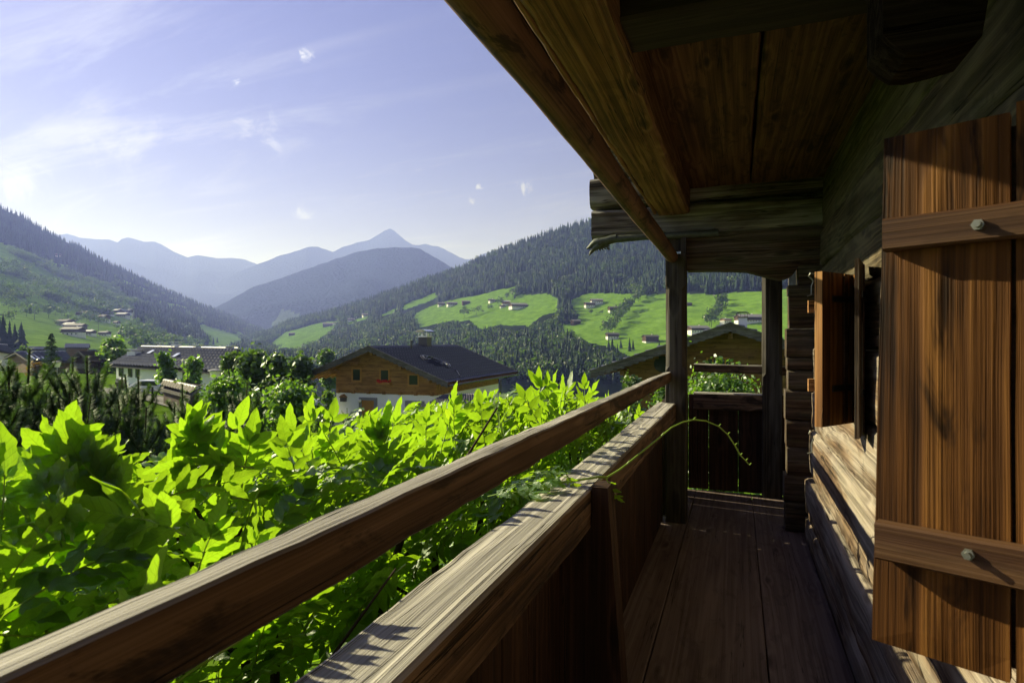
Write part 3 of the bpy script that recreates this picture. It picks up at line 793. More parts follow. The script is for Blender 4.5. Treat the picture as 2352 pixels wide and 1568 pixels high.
# right hillside across the valley
rm = [[(950, 720), (985, 703), (1060, 686), (1185, 657), (1184, 668), (1180, 690), (1192, 678), (1262, 676), (1283, 690), (1280, 722), (1240, 735), (1215, 752), (1180, 752), (1150, 742), (1110, 758), (1075, 738), (1030, 738), (985, 750), (955, 750)],
      [(1312, 690), (1345, 672), (1410, 670), (1470, 680), (1600, 680), (1750, 668), (1900, 660), (2100, 680), (2100, 790), (1560, 800), (1500, 820), (1460, 822), (1430, 812), (1410, 800), (1350, 795), (1275, 752), (1322, 742), (1330, 722), (1315, 708)],
      [(920, 706), (940, 695), (1000, 672), (1004, 680), (960, 700), (930, 712)], [(615, 795), (650, 765), (720, 745), (780, 737), (760, 760), (730, 785), (700, 790), (650, 800)],
      [(620, 806), (650, 792), (720, 780), (690, 800)], [(830, 742), (890, 718), (930, 700), (900, 722)], [(790, 738), (860, 722), (840, 735), (800, 745)]]
right = Hill('hill_right', 470, 2300, 4, [(470, 800), (560, 778), (620, 765), (665, 742), (730, 726), (800, 707), (850, 690), (950, 655), (1040, 625), (1090, 603), (1140, 581), (1250, 541), (1350, 512), (1500, 470), (1700, 420), (1900, 380), (2300, 330)],
             [(470, 1900), (800, 1900), (1100, 1750), (1400, 1650), (2300, 1600)], [(470, 850), (1000, 882), (1400, 885), (2300, 860)], [(470, 650), (800, 520), (1200, 480), (1700, 430), (2300, 400)], 130, M['hill'], 1.25, 14, 110, meadows=rm, seed=3.0)

# nearer ground: lawn round the houses, falling to the valley floor
def ground_z(x, y):
    r = x * CS + y * SN; f = -x * SN + y * CS
    d = math.hypot(x, y)
    z = -4.9 - 0.052 * max(0, d - 6)
    if f > 1: 
        a = max(-1.2, min(0.3, r / max(f, 1)))
        left_ = max(0.0, min(1.0, (-0.30 - a) / 0.3))
        zl = -4.9 - 0.010 * max(0, d - 6)
        z = z * (1 - left_) + zl * left_
        if d > 120: z -= (d - 120) * (0.075 * (1 - left_) + 0.004 * left_)
    return max(z, -75.0)
V = []; F = []
rs_ = [0.0, 3, 6, 10, 15, 20, 26, 33, 41, 50, 60, 72, 86, 104, 126, 155, 190, 240, 310, 400, 520, 680, 900, 1300, 2000, 4000, 9000, 14000]
NA = 120
for i, r_ in enumerate(rs_):
    for k in range(NA):
        th = 2 * math.pi * k / NA; x = r_ * math.cos(th); y = r_ * math.sin(th)
        V.append((x, y, ground_z(x, y) + (0.12 * nz(x * 0.2, y * 0.2) if 3 < r_ < 200 else 0)))
for i in range(len(rs_) - 1):
    for k in range(NA): F.append((i * NA + k, (i + 1) * NA + k, (i + 1) * NA + (k + 1) % NA, i * NA + (k + 1) % NA))
M['lawn'] = ground_mat('lawn', (0.03, 0.05, 0.02), (0.13, 0.24, 0.02), (0.22, 0.35, 0.04), sc=0.12)
me = build_mesh('ground', V, F, M['lawn'], tint=np.ones(len(V)), smooth=True)
tag(link('ground', me), kind='structure')

# ------------------------------------------------------------------ trees of the slopes
M['spruce'] = foliage('spruce needles', (0.019, 0.044, 0.016), (0.05, 0.10, 0.02), 0.5, 0.02, 0.35)
M['broad'] = foliage('broadleaf', (0.040, 0.068, 0.018), (0.10, 0.19, 0.025), 0.45, 0.08, 0.4)
M['bark'] = simple('bark', (0.06, 0.045, 0.033), 0.95, 0.1, 0, 0.35, 8, 0.5)

def conifer_tpl(seed, tiers=7, n=8, h=1.0, rad=0.17):
    r_ = random.Random(seed); V = []; F = []
    for t in range(tiers):
        z0 = 0.04 + 0.86 * (t / tiers); zt = z0 + 1.75 * 0.96 / tiers
        rr = rad * (1 - 0.90 * (t / tiers) ** 0.85)
        a0 = r_.uniform(0, 6)
        o = len(V); V.append((0, 0, min(zt, 1.0)))
        for k in range(n):
            th = a0 + 2 * math.pi * k / n; q = rr * (1.0 if k % 2 else 0.5) * r_.uniform(0.8, 1.2)
            V.append((q * math.cos(th), q * math.sin(th), z0 - 0.02 * (k % 2) + r_.uniform(-0.012, 0.012)))
        for k in range(n): F.append((o, o + 1 + k, o + 1 + (k + 1) % n))
    return np.array(V), np.array(F)

def round_tpl(seed, n=110):
    r_ = np.random.default_rng(seed); V = []; F = []
    lobes = r_.normal(0, 0.22, (9, 3)); lobes[:, 2] = np.abs(lobes[:, 2]) * 0.9 + 0.50; lobes[:, 2] = np.clip(lobes[:, 2], 0.25, 0.85)
    for k in range(n):
        L = lobes[k % 9]; d = r_.normal(0, 1, 3); d /= np.linalg.norm(d)
        c_ = L + d * 0.20 * r_.uniform(0.55, 1.0) ** 0.5
        c_[2] = max(c_[2], 0.12)
        s_ = r_.uniform(0.05, 0.085)
        nrm = d + r_.normal(0, 0.5, 3); nrm /= np.linalg.norm(nrm)
        a = np.cross(nrm, [0.3, 0.2, 1]); a /= np.linalg.norm(a) + 1e-6; b = np.cross(nrm, a)
        o = len(V)
        for q in range(5):
            th = 2 * math.pi * q / 5 + r_.uniform(-.3, .3); rr = s_ * r_.uniform(0.7, 1.2); V.append(c_ + (a * math.cos(th) + b * math.sin(th)) * rr)
        F += [(o, o + 1, o + 2), (o, o + 2, o + 3), (o, o + 3, o + 4)]
    o = len(V)      # trunk
    for z, r1 in ((0, 0.022), (0.5, 0.012)):
        for q in range(4): V.append((r1 * math.cos(q * 1.57), r1 * math.sin(q * 1.57), z))
    for q in range(4): F += [(o + q, o + (q + 1) % 4, o + 4 + (q + 1) % 4), (o + q, o + 4 + (q + 1) % 4, o + 4 + q)]
    return np.array(V), np.array(F)

C_T = [conifer_tpl(s, t, 8, 1, r_) for s, t, r_ in ((1, 7, 0.20), (2, 8, 0.18), (3, 6, 0.23), (4, 7, 0.26))]
R_T = [round_tpl(s) for s in (5, 6, 7)]

def wood_mass(name, pts, hts, tpls, mat, label, widths=None):
    """a wood that reads as one mass: one object"""
    Vs, Fs, Ts = [], [], []; o = 0
    pts = np.asarray(pts); hts = np.asarray(hts)
    which = nrng.integers(0, len(tpls), len(pts)); rotz = nrng.uniform(0, 6.28, len(pts)); tin = np.clip(0.5 + 0.75 * np.array([nz(p[0] / 60, p[1] / 60, 2.2) for p in pts]) + nrng.normal(0, 0.22, len(pts)), 0, 1)
    for k, (TV, TF) in enumerate(tpls):
        sel = np.where(which == k)[0]
        if not len(sel): continue
        cth, sth = np.cos(rotz[sel])[:, None], np.sin(rotz[sel])[:, None]
        wf = nrng.uniform(0.8, 1.25, len(sel))[:, None]
        hh = hts[sel][:, None]
        x = (TV[:, 0][None] * cth - TV[:, 1][None] * sth) * hh * wf + pts[sel, 0:1]
        y = (TV[:, 0][None] * sth + TV[:, 1][None] * cth) * hh * wf + pts[sel, 1:2]
        z = TV[:, 2][None] * hh + pts[sel, 2:3] - 0.3
        Vs.append(np.stack([x, y, z], 2).reshape(-1, 3))
        ft = (TF[None] + (np.arange(len(sel)) * len(TV))[:, None, None] + o).reshape(-1, 3)
        Fs.append(ft); o += len(sel) * len(TV)
        Ts.append(np.repeat(tin[sel], len(TV)))
    me = build_mesh(name, np.concatenate(Vs), [np.concatenate(Fs)], mat, tint=np.concatenate(Ts))
    me.polygons.foreach_set('use_smooth', np.ones(len(me.polygons), bool)) if tpls is C_T else None
    ob = link(name, me); tag(ob, label, 'forest', None, 'stuff'); return ob

def scatter(hill, n, want, pxr=(-999, 9999), pyr=(-999, 9999), jitter=True):
    """uniform-in-area samples on a hill where want(px,py,cover) says so"""
    X, Y, Z, C = hill.Xg, hill.Yg, hill.Zg, hill.cover
    ax = np.hypot(X[1:, :-1] - X[:-1, :-1], Y[1:, :-1] - Y[:-1, :-1]); ay = np.hypot(X[:-1, 1:] - X[:-1, :-1], Y[:-1, 1:] - Y[:-1, :-1])
    A = ax * ay; ok = want(hill.PXg[:-1, :-1], hill.PYg[:-1, :-1], C[:-1, :-1])
    A = A * ok; p = (A / A.sum()).ravel()
    idx = nrng.choice(len(p), n, p=p); i, k = np.unravel_index(idx, A.shape)
    u, v = nrng.uniform(0, 1, n), nrng.uniform(0, 1, n)
    def bl(G): return G[i, k] * (1 - u) * (1 - v) + G[i + 1, k] * u * (1 - v) + G[i, k + 1] * (1 - u) * v + G[i + 1, k + 1] * u * v
    return np.stack([bl(X), bl(Y), bl(Z)], 1), bl(hill.PXg), bl(hill.PYg)

def is_forest(px, py, c): return (c < 0.5) * 1.0
# right slope
P_, ppx, ppy = scatter(right, 30000, is_forest)
f_ = -P_[:, 0] * SN + P_[:, 1] * CS
def clear_of(meadows, ppx, ppy, f_, h):
    keep = np.ones(len(ppx), bool)
    for fr_ in (0.35, 0.75, 1.0):
        for m_ in meadows: keep &= ~inside(m_, ppx, ppy - fr_ * h * FPX / f_)
    return keep
ok_ = clear_of(rm, ppx, ppy, f_, 18.0); P_, ppx, ppy, f_ = P_[ok_], ppx[ok_], ppy[ok_], f_[ok_]
hts = nrng.uniform(13, 23, len(P_)) * np.where(nrng.uniform(0, 1, len(P_)) < 0.12, 0.6, 1.0)
near = (f_ < 760) & (ppx > 560) & (ppx < 1560)
vis = near & (ppy < 880)
order = np.argsort(f_ + 1e6 * (~vis))[:0]
cand = np.where(vis)[0]
# the 300 that show largest stand alone; keep them where the valley front row is seen
sel300 = cand[np.argsort(-(hts[cand] / f_[cand]))][:290]
mask = np.ones(len(P_), bool); mask[sel300] = False
wood_mass('forest', P_[mask], hts[mask], C_T, M['spruce'], 'dark spruce forest covering the slope across the valley', None)
spr = []
for k, (TV, TF) in enumerate(C_T):
    spr.append(build_mesh('spruce', TV, [TF], M['spruce'], tint=np.full(len(TV), 0.3 + 0.1 * k)))
for j, q in enumerate(sel300):
    o = bpy.data.objects.new('spruce', spr[j % 4]); col.objects.link(o)
    o.location = P_[q]; s_ = hts[q]; o.scale = (s_ * rng.uniform(.85, 1.2), s_ * rng.uniform(.85, 1.2), s_); o.rotation_euler = (0, 0, rng.uniform(0, 6))
    tag(o, 'tall dark spruce in the wooded band below the hillside meadows, behind the tiled house', 'tree', 'spruces at the foot of the opposite slope')
# broadleaf woods mixed into the lower band
P2, p2x, p2y = scatter(right, 7000, lambda x, y, c: (c < 0.5) * ((y > 735) + 0.30))
ok_ = clear_of(rm, p2x, p2y, -P2[:, 0] * SN + P2[:, 1] * CS, 14.0); P2 = P2[ok_]
wood_mass('broadleaf_wood', P2, nrng.uniform(11, 18, len(P2)), R_T, M['broad'], 'lighter broadleaf trees mixed into the spruce wood above the valley')
# left slope
def in_any(polys, x, y):
    r = np.zeros(x.shape, bool)
    for q in polys: r |= inside(q, x, y)
    return r
P3, p3x, p3y = scatter(left, 9000, lambda x, y, c: (c < 0.5) * (~in_any(lfb, x, y)) * 1.0)
f3 = -P3[:, 0] * SN + P3[:, 1] * CS; ok_ = (f3 > 620) & clear_of(lm[:1], p3x, p3y, f3, 14.0) | (f3 > 1000); P3 = P3[ok_]
wood_mass('forest', P3, nrng.uniform(13, 24, len(P3)), C_T, M['spruce'], 'hazy spruce forest on the steep slope of the left side of the valley')
P4, p4x, p4y = scatter(left, 1500, lambda x, y, c: (c < 0.5) * (in_any(lfb, x, y) * 6.0 + (y > 640) * 0.5))
f4 = -P4[:, 0] * SN + P4[:, 1] * CS; P4 = P4[f4 > 420]
wood_mass('broadleaf_wood', P4, nrng.uniform(10, 17, len(P4)), R_T, M['broad'], 'hazy round broadleaf trees between the left-hand meadows')
# single trees on the meadows
rmesh = [build_mesh('tree', TV, [TF], M['broad'], tint=np.full(len(TV), 0.35)) for TV, TF in R_T]
def meadow_tree(hill, px, py, hpx, label, group, conifer=False):
    p = hill.point(px, py); f = topx(p)[2]
    o = bpy.data.objects.new('spruce' if conifer else 'broadleaf_tree', (spr if conifer else rmesh)[rng.randrange(3)]); col.objects.link(o)
    s_ = hpx * (1.0 if conifer else 1.3) / FPX * f; o.location = p - Vector((0, 0, 0.3)); o.scale = (s_ * 1.05, s_ * 1.05, s_) if not conifer else (s_ * 1.15, s_ * 1.15, s_)
    o.rotation_euler = (0, 0, rng.uniform(0, 6)); tag(o, label, 'tree', group)
for (px, py, hp, lab) in ((1066, 731, 21, 'round leafy tree standing alone at the lower edge of the left bright meadow'), (1094, 724, 18, 'dark oval tree beside the round one on the left bright meadow'),
                          (1126, 713, 12, 'small tree between the meadow barn and the white chalet'), (1110, 718, 6, 'tiny bush right of the dark oval tree on the meadow'), (1147, 704, 18, 'rounded tree just left of the tan chalet on the meadow'),
                          (1168, 690, 14, 'tree at the wood edge above the tan chalet'), (1180, 684, 18, 'taller tree at the wood edge up from the tan chalet'),
                          (1359, 722, 12, 'left one of a pair of round trees below the balcony farmhouse on the slope'), (1377, 723, 10, 'right one of a pair of round trees below the balcony farmhouse on the slope')):
    meadow_tree(right, px, py, hp, lab, None)
for i in range(20):     # hedge line climbing the right meadow
    t_ = i / 19
    px = 1394 + 78 * t_ + rng.uniform(-5, 5); py = 770 - 88 * t_ + rng.uniform(-3, 3)
    meadow_tree(right, px, py, rng.uniform(15, 27), 'small tree in the row that climbs between the two right-hand meadows', 'hedge trees climbing the meadow')
for i in range(16):
    t_ = i / 15
    px = 1632 + (1668 - 1632) * t_ + rng.uniform(-6, 6); py = 752 - 62 * t_ + rng.uniform(-3, 3)
    meadow_tree(right, px, py, rng.uniform(13, 24), 'small tree of the thicket seen between the two balcony posts', 'thicket trees between the posts')
for (px, py, hp) in ((1407, 803, 26), (1428, 800, 22), (1448, 806, 34), (1456, 803, 26), (1400, 812, 30), (1418, 815, 24), (1515, 805, 28)):
    meadow_tree(right, px, py, hp, 'spruce at the bottom edge of the right-hand meadow by the lowest farms', 'spruces at the bottom of the right meadow', True)
for (pts_, n, hr, con, lab) in (([(10, 632), (70, 645), (130, 662), (210, 690), (300, 722)], 36, (9, 17), False, 'tree of the hedge row across the upper left meadow'),
                                ([(0, 610), (60, 620), (110, 618), (170, 640), (220, 655)], 26, (8, 14), False, 'tree of the topmost hedge row on the left slope'),
                                ([(10, 705), (60, 712), (110, 722), (170, 722), (240, 745)], 20, (11, 22), False, 'tree of the lower hedge row on the left slope'),
                                ([(0, 680), (60, 676), (110, 690), (150, 706), (210, 716)], 20, (9, 18), False, 'tree of the middle hedge row on the left slope'),
                                ([(120, 745), (190, 738), (260, 752), (300, 770)], 12, (8, 15), False, 'tree of the scattered orchard row behind the left farm cluster'),
                                ([(220, 700), (280, 715), (340, 735), (400, 745)], 18, (9, 17), False, 'tree of the hedge row on the right part of the left slope'),
                                ([(340, 735), (400, 755), (450, 775), (500, 790)], 20, (13, 22), True, 'spruce of the row running down toward the valley mouth')):
    xs_ = [p[0] for p in pts_]; ys_ = [p[1] for p in pts_]
    for i in range(n):
        px = xs_[0] + (xs_[-1] - xs_[0]) * (i + rng.uniform(0, .9)) / n; py = np.interp(px, xs_, ys_) + rng.uniform(-5, 5)
        meadow_tree(left, px, py, rng.uniform(*hr), lab, lab.replace('tree of the ', '').replace('spruce of the ', ''), con)
for (px, py, hp, lab) in ((80, 735, 30, 'tall slim tree standing on the lowest left meadow'), (112, 730, 24, 'spreading tree beside the slim one on the lowest left meadow'), (62, 728, 18, 'small tree at the left of the slim tall tree on the meadow')):
    meadow_tree(left, px, py, hp, lab, None)
for i, (px, py, hp) in enumerate(((8, 800, 82), (-5, 796, 92), (22, 800, 66), (35, 798, 58), (48, 800, 62), (56, 802, 44), (-22, 800, 95))):
    meadow_tree(left, px, py, hp, 'dark spruce of the clump at the far left behind the pines', 'dark spruce clump at the far left', True)

# ------------------------------------------------------------------ farms on the slopes
M['fwall_d'] = simple('dark timber', (0.07, 0.045, 0.030), 0.9, 0.1, 0, 0.35, 2)
M['fwall_t'] = simple('tan timber', (0.30, 0.17, 0.075), 0.85, 0.1, 0, 0.25, 2)
M['fwhite'] = simple('white render', (0.72, 0.71, 0.68), 0.9, 0.1, 0, 0.06, 0.7)
M['froof_d'] = simple('dark shingle roof', (0.085, 0.078, 0.075), 0.85, 0.2, 0, 0.3, 3)
M['froof_l'] = simple('pale metal roof', (0.50, 0.49, 0.47), 0.5, 0.3, 0, 0.12, 1)
M['froof_m'] = simple('grey roof', (0.20, 0.19, 0.185), 0.75, 0.2, 0, 0.2, 2)
M['fglass'] = M['darkglass']
def farm(hill, px, py, wpx, label, white=0.45, roof='froof_d', wall='fwall_d', asp=0.6, hgt=None, rz=0.3, cat='farmhouse', balc=True, group=None):
    p = hill.point(px, py); f = topx(p)[2]; W = wpx / FPX * f
    D = W * asp; H = hgt if hgt else min(7.0, max(3.0, 0.42 * min(W, 14)))
    rt = empty('farmhouse' if cat != 'barn' else 'barn', tuple(p), YAW + rz); tag(rt, label, cat, group)
    ov = 0.07 * min(W, 14); pitch = 0.36; hd = D / 2; rh = hd * pitch
    zw = H * white
    if white > 0:
        b = MB(); b.box((-W / 2, -hd, -3.0), (W / 2, hd, zw)); child('plaster_wall', b.mesh('plaster_wall', M['fwhite']), rt)
    b = MB()
    q = [(-W / 2 + .05, -hd - .04, zw if white > 0 else -3.0), (-W / 2 + .05, hd + .04, zw if white > 0 else -3.0), (-W / 2 + .05, hd + .04, H), (-W / 2 + .05, 0, H + rh), (-W / 2 + .05, -hd - .04, H)]
    b.prism(q, (0, 0, 0), (W - .1, 0, 0)); child('timber_wall', b.mesh('timber_wall', M[wall]), rt)
    b = MB(); t_ = 0.3
    for sg in (-1, 1):
        q = [(-W / 2 - ov, 0, H + rh + .02), (-W / 2 - ov, 0, H + rh + t_), (-W / 2 - ov, sg * (hd + ov * 1.4), H - ov * 1.4 * pitch + t_), (-W / 2 - ov, sg * (hd + ov * 1.4), H - ov * 1.4 * pitch + .02)]
        b.prism(q if sg > 0 else q[::-1], (0, 0, 0), (W + 2 * ov, 0, 0))
    rf = child('roof', b.mesh('roof', M[roof]), rt)
    if W > 8 and cat != 'barn':
        b = MB(); b.box((W * .12, hd * .2, H + rh * .4), (W * .12 + .9, hd * .2 + .9, H + rh + 1.1)); child('chimney', b.mesh('chimney', M['fwhite']), rf)
        nw = max(3, int(W / 3.2))
        for i in range(nw):
            x = -W / 2 + W * (i + .5) / nw
            b = MB(); b.box((x - .55, -hd - .09, zw * .38), (x + .55, -hd - .02, zw * .38 + min(1.3, zw * .45))) if white > .2 else b.box((x - .5, -hd - .09, H * .5), (x + .5, -hd - .02, H * .5 + 1.1))
            child('window', b.mesh('window', M['fglass']), rt)
        if balc:
            b = MB(); b.box((-W / 2 - .3, -hd - 1.2, zw + .1), (W / 2 + .3, -hd - .06, zw + 1.1)); child('balcony', b.mesh('balcony', M[wall]), rt)
    return rt
rf_ = ((1013.6, 703, 16, 'small dark barn at the left tip of the bright meadow by the wood', 0.35, 'froof_m', 'fwall_d', 'farmhouse'),
       (1039, 703, 22, 'grey-roofed farmhouse second from the left tip of the bright meadow', 0.4, 'froof_m', 'fwall_d', 'farmhouse'),
       (1070, 700, 17, 'lone dark hay barn in the middle of the bright meadow', 0.0, 'froof_m', 'fwall_d', 'barn'),
       (1130, 695, 15, 'small white-based chalet left of the round tree on the meadow', 0.5, 'froof_m', 'fwall_d', 'farmhouse'),
       (1162, 699, 18, 'new tan timber chalet with pale roof beside the long barn', 0.15, 'froof_l', 'fwall_t', 'farmhouse'),
       (1156, 706, 11, 'little dark shed in front of the tan timber chalet', 0.5, 'froof_d', 'fwall_d', 'barn'),
       (1192, 706, 38, 'long low farm building with white base on the bright meadow', 0.45, 'froof_m', 'fwall_d', 'farmhouse'),
       (1354, 704, 22, 'dark chalet with white base in front of the pale farm', 0.5, 'froof_d', 'fwall_d', 'farmhouse'),
       (1369, 697, 26, 'pale long-walled farm at the upper edge of the right meadow', 0.7, 'froof_m', 'fwall_d', 'farmhouse'),
       (1409, 714, 24, 'dark balcony farmhouse with steep roof on the right meadow', 0.3, 'froof_d', 'fwall_d', 'farmhouse'),
       (1427, 715, 14, 'dark annex right of the dark balcony farmhouse', 0.2, 'froof_d', 'fwall_d', 'barn'),
       (1323, 746, 20, 'weathered hay barn alone above the dark spruce wood', 0.0, 'froof_m', 'fwall_d', 'barn'),
       (1407, 779, 26, 'broad dark chalet with bright base low by the spruces', 0.5, 'froof_d', 'fwall_d', 'farmhouse'),
       (1496, 784, 32, 'dark farm with long balcony left of the near balcony post', 0.1, 'froof_d', 'fwall_d', 'farmhouse'),
       (1584, 702, 13, 'tiny dark barn right beside the near balcony post', 0.0, 'froof_d', 'fwall_d', 'barn'),
       (1622, 731, 9, 'little white shed with red roof by the thicket between the posts', 0.6, 'froof_d', 'fwhite', 'barn'),
       (1602, 764, 46, 'long white and dark farm just above the near chalet roof', 0.55, 'froof_m', 'fwall_d', 'farmhouse'),
       (1668, 743, 22, 'pale columned farmhouse left of the white chimney', 0.7, 'froof_m', 'fwall_t', 'farmhouse'),
       (1724, 743, 58, 'long grey farm building behind the white chimney', 0.35, 'froof_m', 'fwall_d', 'farmhouse'),
       (753, 749, 24, 'grey barn at the edge of the pale meadow down the valley', 0.0, 'froof_m', 'fwall_d', 'barn'),
       (772, 746, 10, 'small white cottage beside the grey valley barn', 0.8, 'froof_m', 'fwall_d', 'farmhouse'),
       (672, 770, 12, 'small hut on the lowest pale meadow down the valley', 0.0, 'froof_m', 'fwall_d', 'barn'),
       (805, 737, 14, 'farm at the wood edge above the valley barn', 0.4, 'froof_m', 'fwall_d', 'farmhouse'),
       (822, 728, 11, 'upper farm at the wood edge above the valley barn', 0.4, 'froof_m', 'fwall_d', 'farmhouse'),
       (841, 726, 18, 'long farm at the wood edge where the meadow narrows', 0.5, 'froof_m', 'fwall_d', 'farmhouse'))
for (px, py, wp, lab, wh, rfm, wl, cat) in rf_:
    farm(right, px, py, wp, lab, wh, rfm, wl, rz=rng.uniform(0.1, 0.55), cat=cat, balc=wp > 14)
lf_ = ((152, 751, 33, 'long dark farm at the back of the cluster on the lowest left meadow', 'froof_d'), (163, 757, 26, 'farm with the brightest pale roof in the left meadow cluster', 'froof_l'),
       (174, 764, 36, 'grey-roofed farm in the middle of the left meadow cluster', 'froof_m'), (170, 772, 40, 'front dark farm of the left meadow cluster', 'froof_m'), (206, 773, 24, 'pale-roofed farm at the right end of the left meadow cluster', 'froof_l'),
       (240, 774, 21, 'small farm right of the left meadow cluster beyond the pole', 'froof_m'), (194, 728, 28, 'dark farm at the left of the hamlet on the left slope', 'froof_d'), (229, 738, 36, 'broad dark farm in front of the hamlet on the left slope', 'froof_d'),
       (271, 722, 17, 'small pale-roofed house in the hamlet on the left slope', 'froof_l'), (290, 721, 26, 'larger pale-roofed house in the hamlet on the left slope', 'froof_l'), (284, 731, 24, 'pale lower house at the front of the hamlet on the left slope', 'froof_l'),
       (267, 746, 14, 'small reddish hut below the hamlet by the wood', 'froof_m'), (249, 724, 18, 'farm in the middle of the hamlet on the left slope', 'froof_m'), (288, 714, 34, 'long dark farm at the top of the hamlet on the left slope', 'froof_d'),
       (294, 778, 38, 'dark farm behind the long tiled roof at the valley floor', 'froof_d'), (381, 779, 24, 'pale-roofed house behind the long tiled roof', 'froof_l'), (360, 776, 18, 'house with twin chimneys behind the long tiled roof', 'froof_m'),
       (386, 656, 9, 'tiny farm on the ridge spur of the left slope', 'froof_d'), (393, 714, 20, 'farm among the trees in the middle of the left slope', 'froof_m'), (552, 764, 16, 'pale house far down the valley mouth', 'froof_l'), (130, 590, 14, 'tiny farm high on the left slope', 'froof_m'))
for (px, py, wp, lab, rfm) in lf_:
    farm(left, px, py, wp, lab, rng.choice((0.2, 0.4, 0.5)), rfm, 'fwall_d', rz=rng.uniform(-0.5, 0.1), balc=wp > 14)
b = MB(); p = left.point(226, 765); f = topx(p)[2]
b.tube([p - Vector((0, 0, 1)), p + Vector((0, 0, 30 / FPX * f))], [0.16, 0.10], 8); b.tube([p + Vector((-.8, 0, 28 / FPX * f)), p + Vector((.8, 0, 28 / FPX * f))], 0.07, 6)
tag(b.obj('utility_pole', M['bark']), 'thin dark utility pole standing on the left meadow by the farms', 'utility pole')

# ------------------------------------------------------------------ village houses nearer by
M['tile'] = simple('dark roof tiles', (0.040, 0.039, 0.050), 0.30, 0.55, 0, 0.25, 1.5)
M['tile_g'] = simple('grey roof tiles', (0.150, 0.157, 0.185), 1.0, 0.0, 0, 0.25, 1.2)
M['shingle'] = wood('roof shingles', (0.03, 0.02, 0.015), (0.07, 0.05, 0.04), (0.12, 0.09, 0.075), bump=0.3)
M['larch'] = wood('larch cladding', (0.10, 0.046, 0.013), (0.26, 0.135, 0.040), (0.35, 0.195, 0.062), bump=0.3, ring=0.4, stain=0.12, crack=0.1, grain=(6, 1))
M['larch_d'] = wood('honey cladding', (0.06, 0.030, 0.010), (0.15, 0.080, 0.025), (0.20, 0.115, 0.042), bump=0.3, ring=0.4, stain=0.15, crack=0.2, grain=(6, 1))
M['barge'] = wood('bargeboard', (0.035, 0.030, 0.027), (0.10, 0.09, 0.08), (0.16, 0.15, 0.135), bump=0.3, stain=0.2)
M['white'] = simple('white plaster', (0.78, 0.78, 0.78), 0.9, 0.2, 0, 0.04, 0.8)
M['trim'] = simple('grey trim', (0.22, 0.22, 0.23), 0.7, 0.2, 0, 0.1, 3)
M['gold'] = simple('honey window wood', (0.36, 0.18, 0.04), 0.55, 0.3, 0, 0.2, 6)
M['metal'] = simple('bright sheet metal', (0.55, 0.57, 0.58), 0.25, 0.5, 0.9, 0.1, 5)
M['glass'] = simple('window pane', (0.02, 0.028, 0.024), 0.08, 0.4, 0, 0.3, 1)
M['hose'] = simple('black hose', (0.02, 0.02, 0.024), 0.22, 0.6, 0, 0.1, 5)
M['asphalt'] = simple('road asphalt', (0.16, 0.155, 0.15), 0.9, 0.2, 0, 0.15, 2)
M['paint_w'] = simple('white car paint', (0.72, 0.73, 0.75), 0.25, 0.5, 0, 0.03, 1)
M['rubber'] = simple('tyre rubber', (0.02, 0.02, 0.02), 0.8, 0.3)
M['navy'] = simple('navy lettering', (0.02, 0.03, 0.09), 0.5, 0.3)
M['solar'] = simple('solar panels', (0.09, 0.11, 0.23), 0.12, 0.7, 0, 0.1, 1)
M['red'] = simple('red geraniums', (0.45, 0.03, 0.02), 0.7, 0.2, 0, 0.4, 20)
M['lamp'] = simple('frosted lamp glass', (0.75, 0.74, 0.68), 0.35, 0.4, 0, 0.05, 3)

def tile_patch(A, B, C, D, tw=0.42, tl=0.55, amp=0.12):
    """A,B: lower edge; C,D: upper edge (A-C, B-D run up the slope); real rows of wavy tiles"""
    A, B, C, D = (np.array(q, float) for q in (A, B, C, D))
    nr = max(2, int(np.linalg.norm(C - A) / tl)); ncl = max(2, int(np.linalg.norm(B - A) / tw)) * 4
    n = np.cross(B - A, C - A); n /= np.linalg.norm(n)
    if n[2] < 0: n = -n
    t = np.linspace(0, 1, ncl + 1)
    wave = amp * (0.5 + 0.5 * np.sin(t * ncl / 4 * 2 * np.pi)) ** 0.7
    V = []; 
    for r in range(nr):
        for s_, h0 in ((r / nr, amp * 0.9), ((r + 1) / nr, 0.0)):
            P = (A[None] * (1 - t[:, None]) + B[None] * t[:, None]) * (1 - s_) + (C[None] * (1 - t[:, None]) + D[None] * t[:, None]) * s_
            V.append(P + n[None] * (h0 + wave)[:, None])
    V = np.concatenate(V); m_ = ncl + 1
    ii, kk = np.meshgrid(np.arange(2 * nr - 1), np.arange(ncl), indexing='ij'); i0 = (ii * m_ + kk).ravel()
    return V, np.stack([i0, i0 + 1, i0 + m_ + 1, i0 + m_], 1)

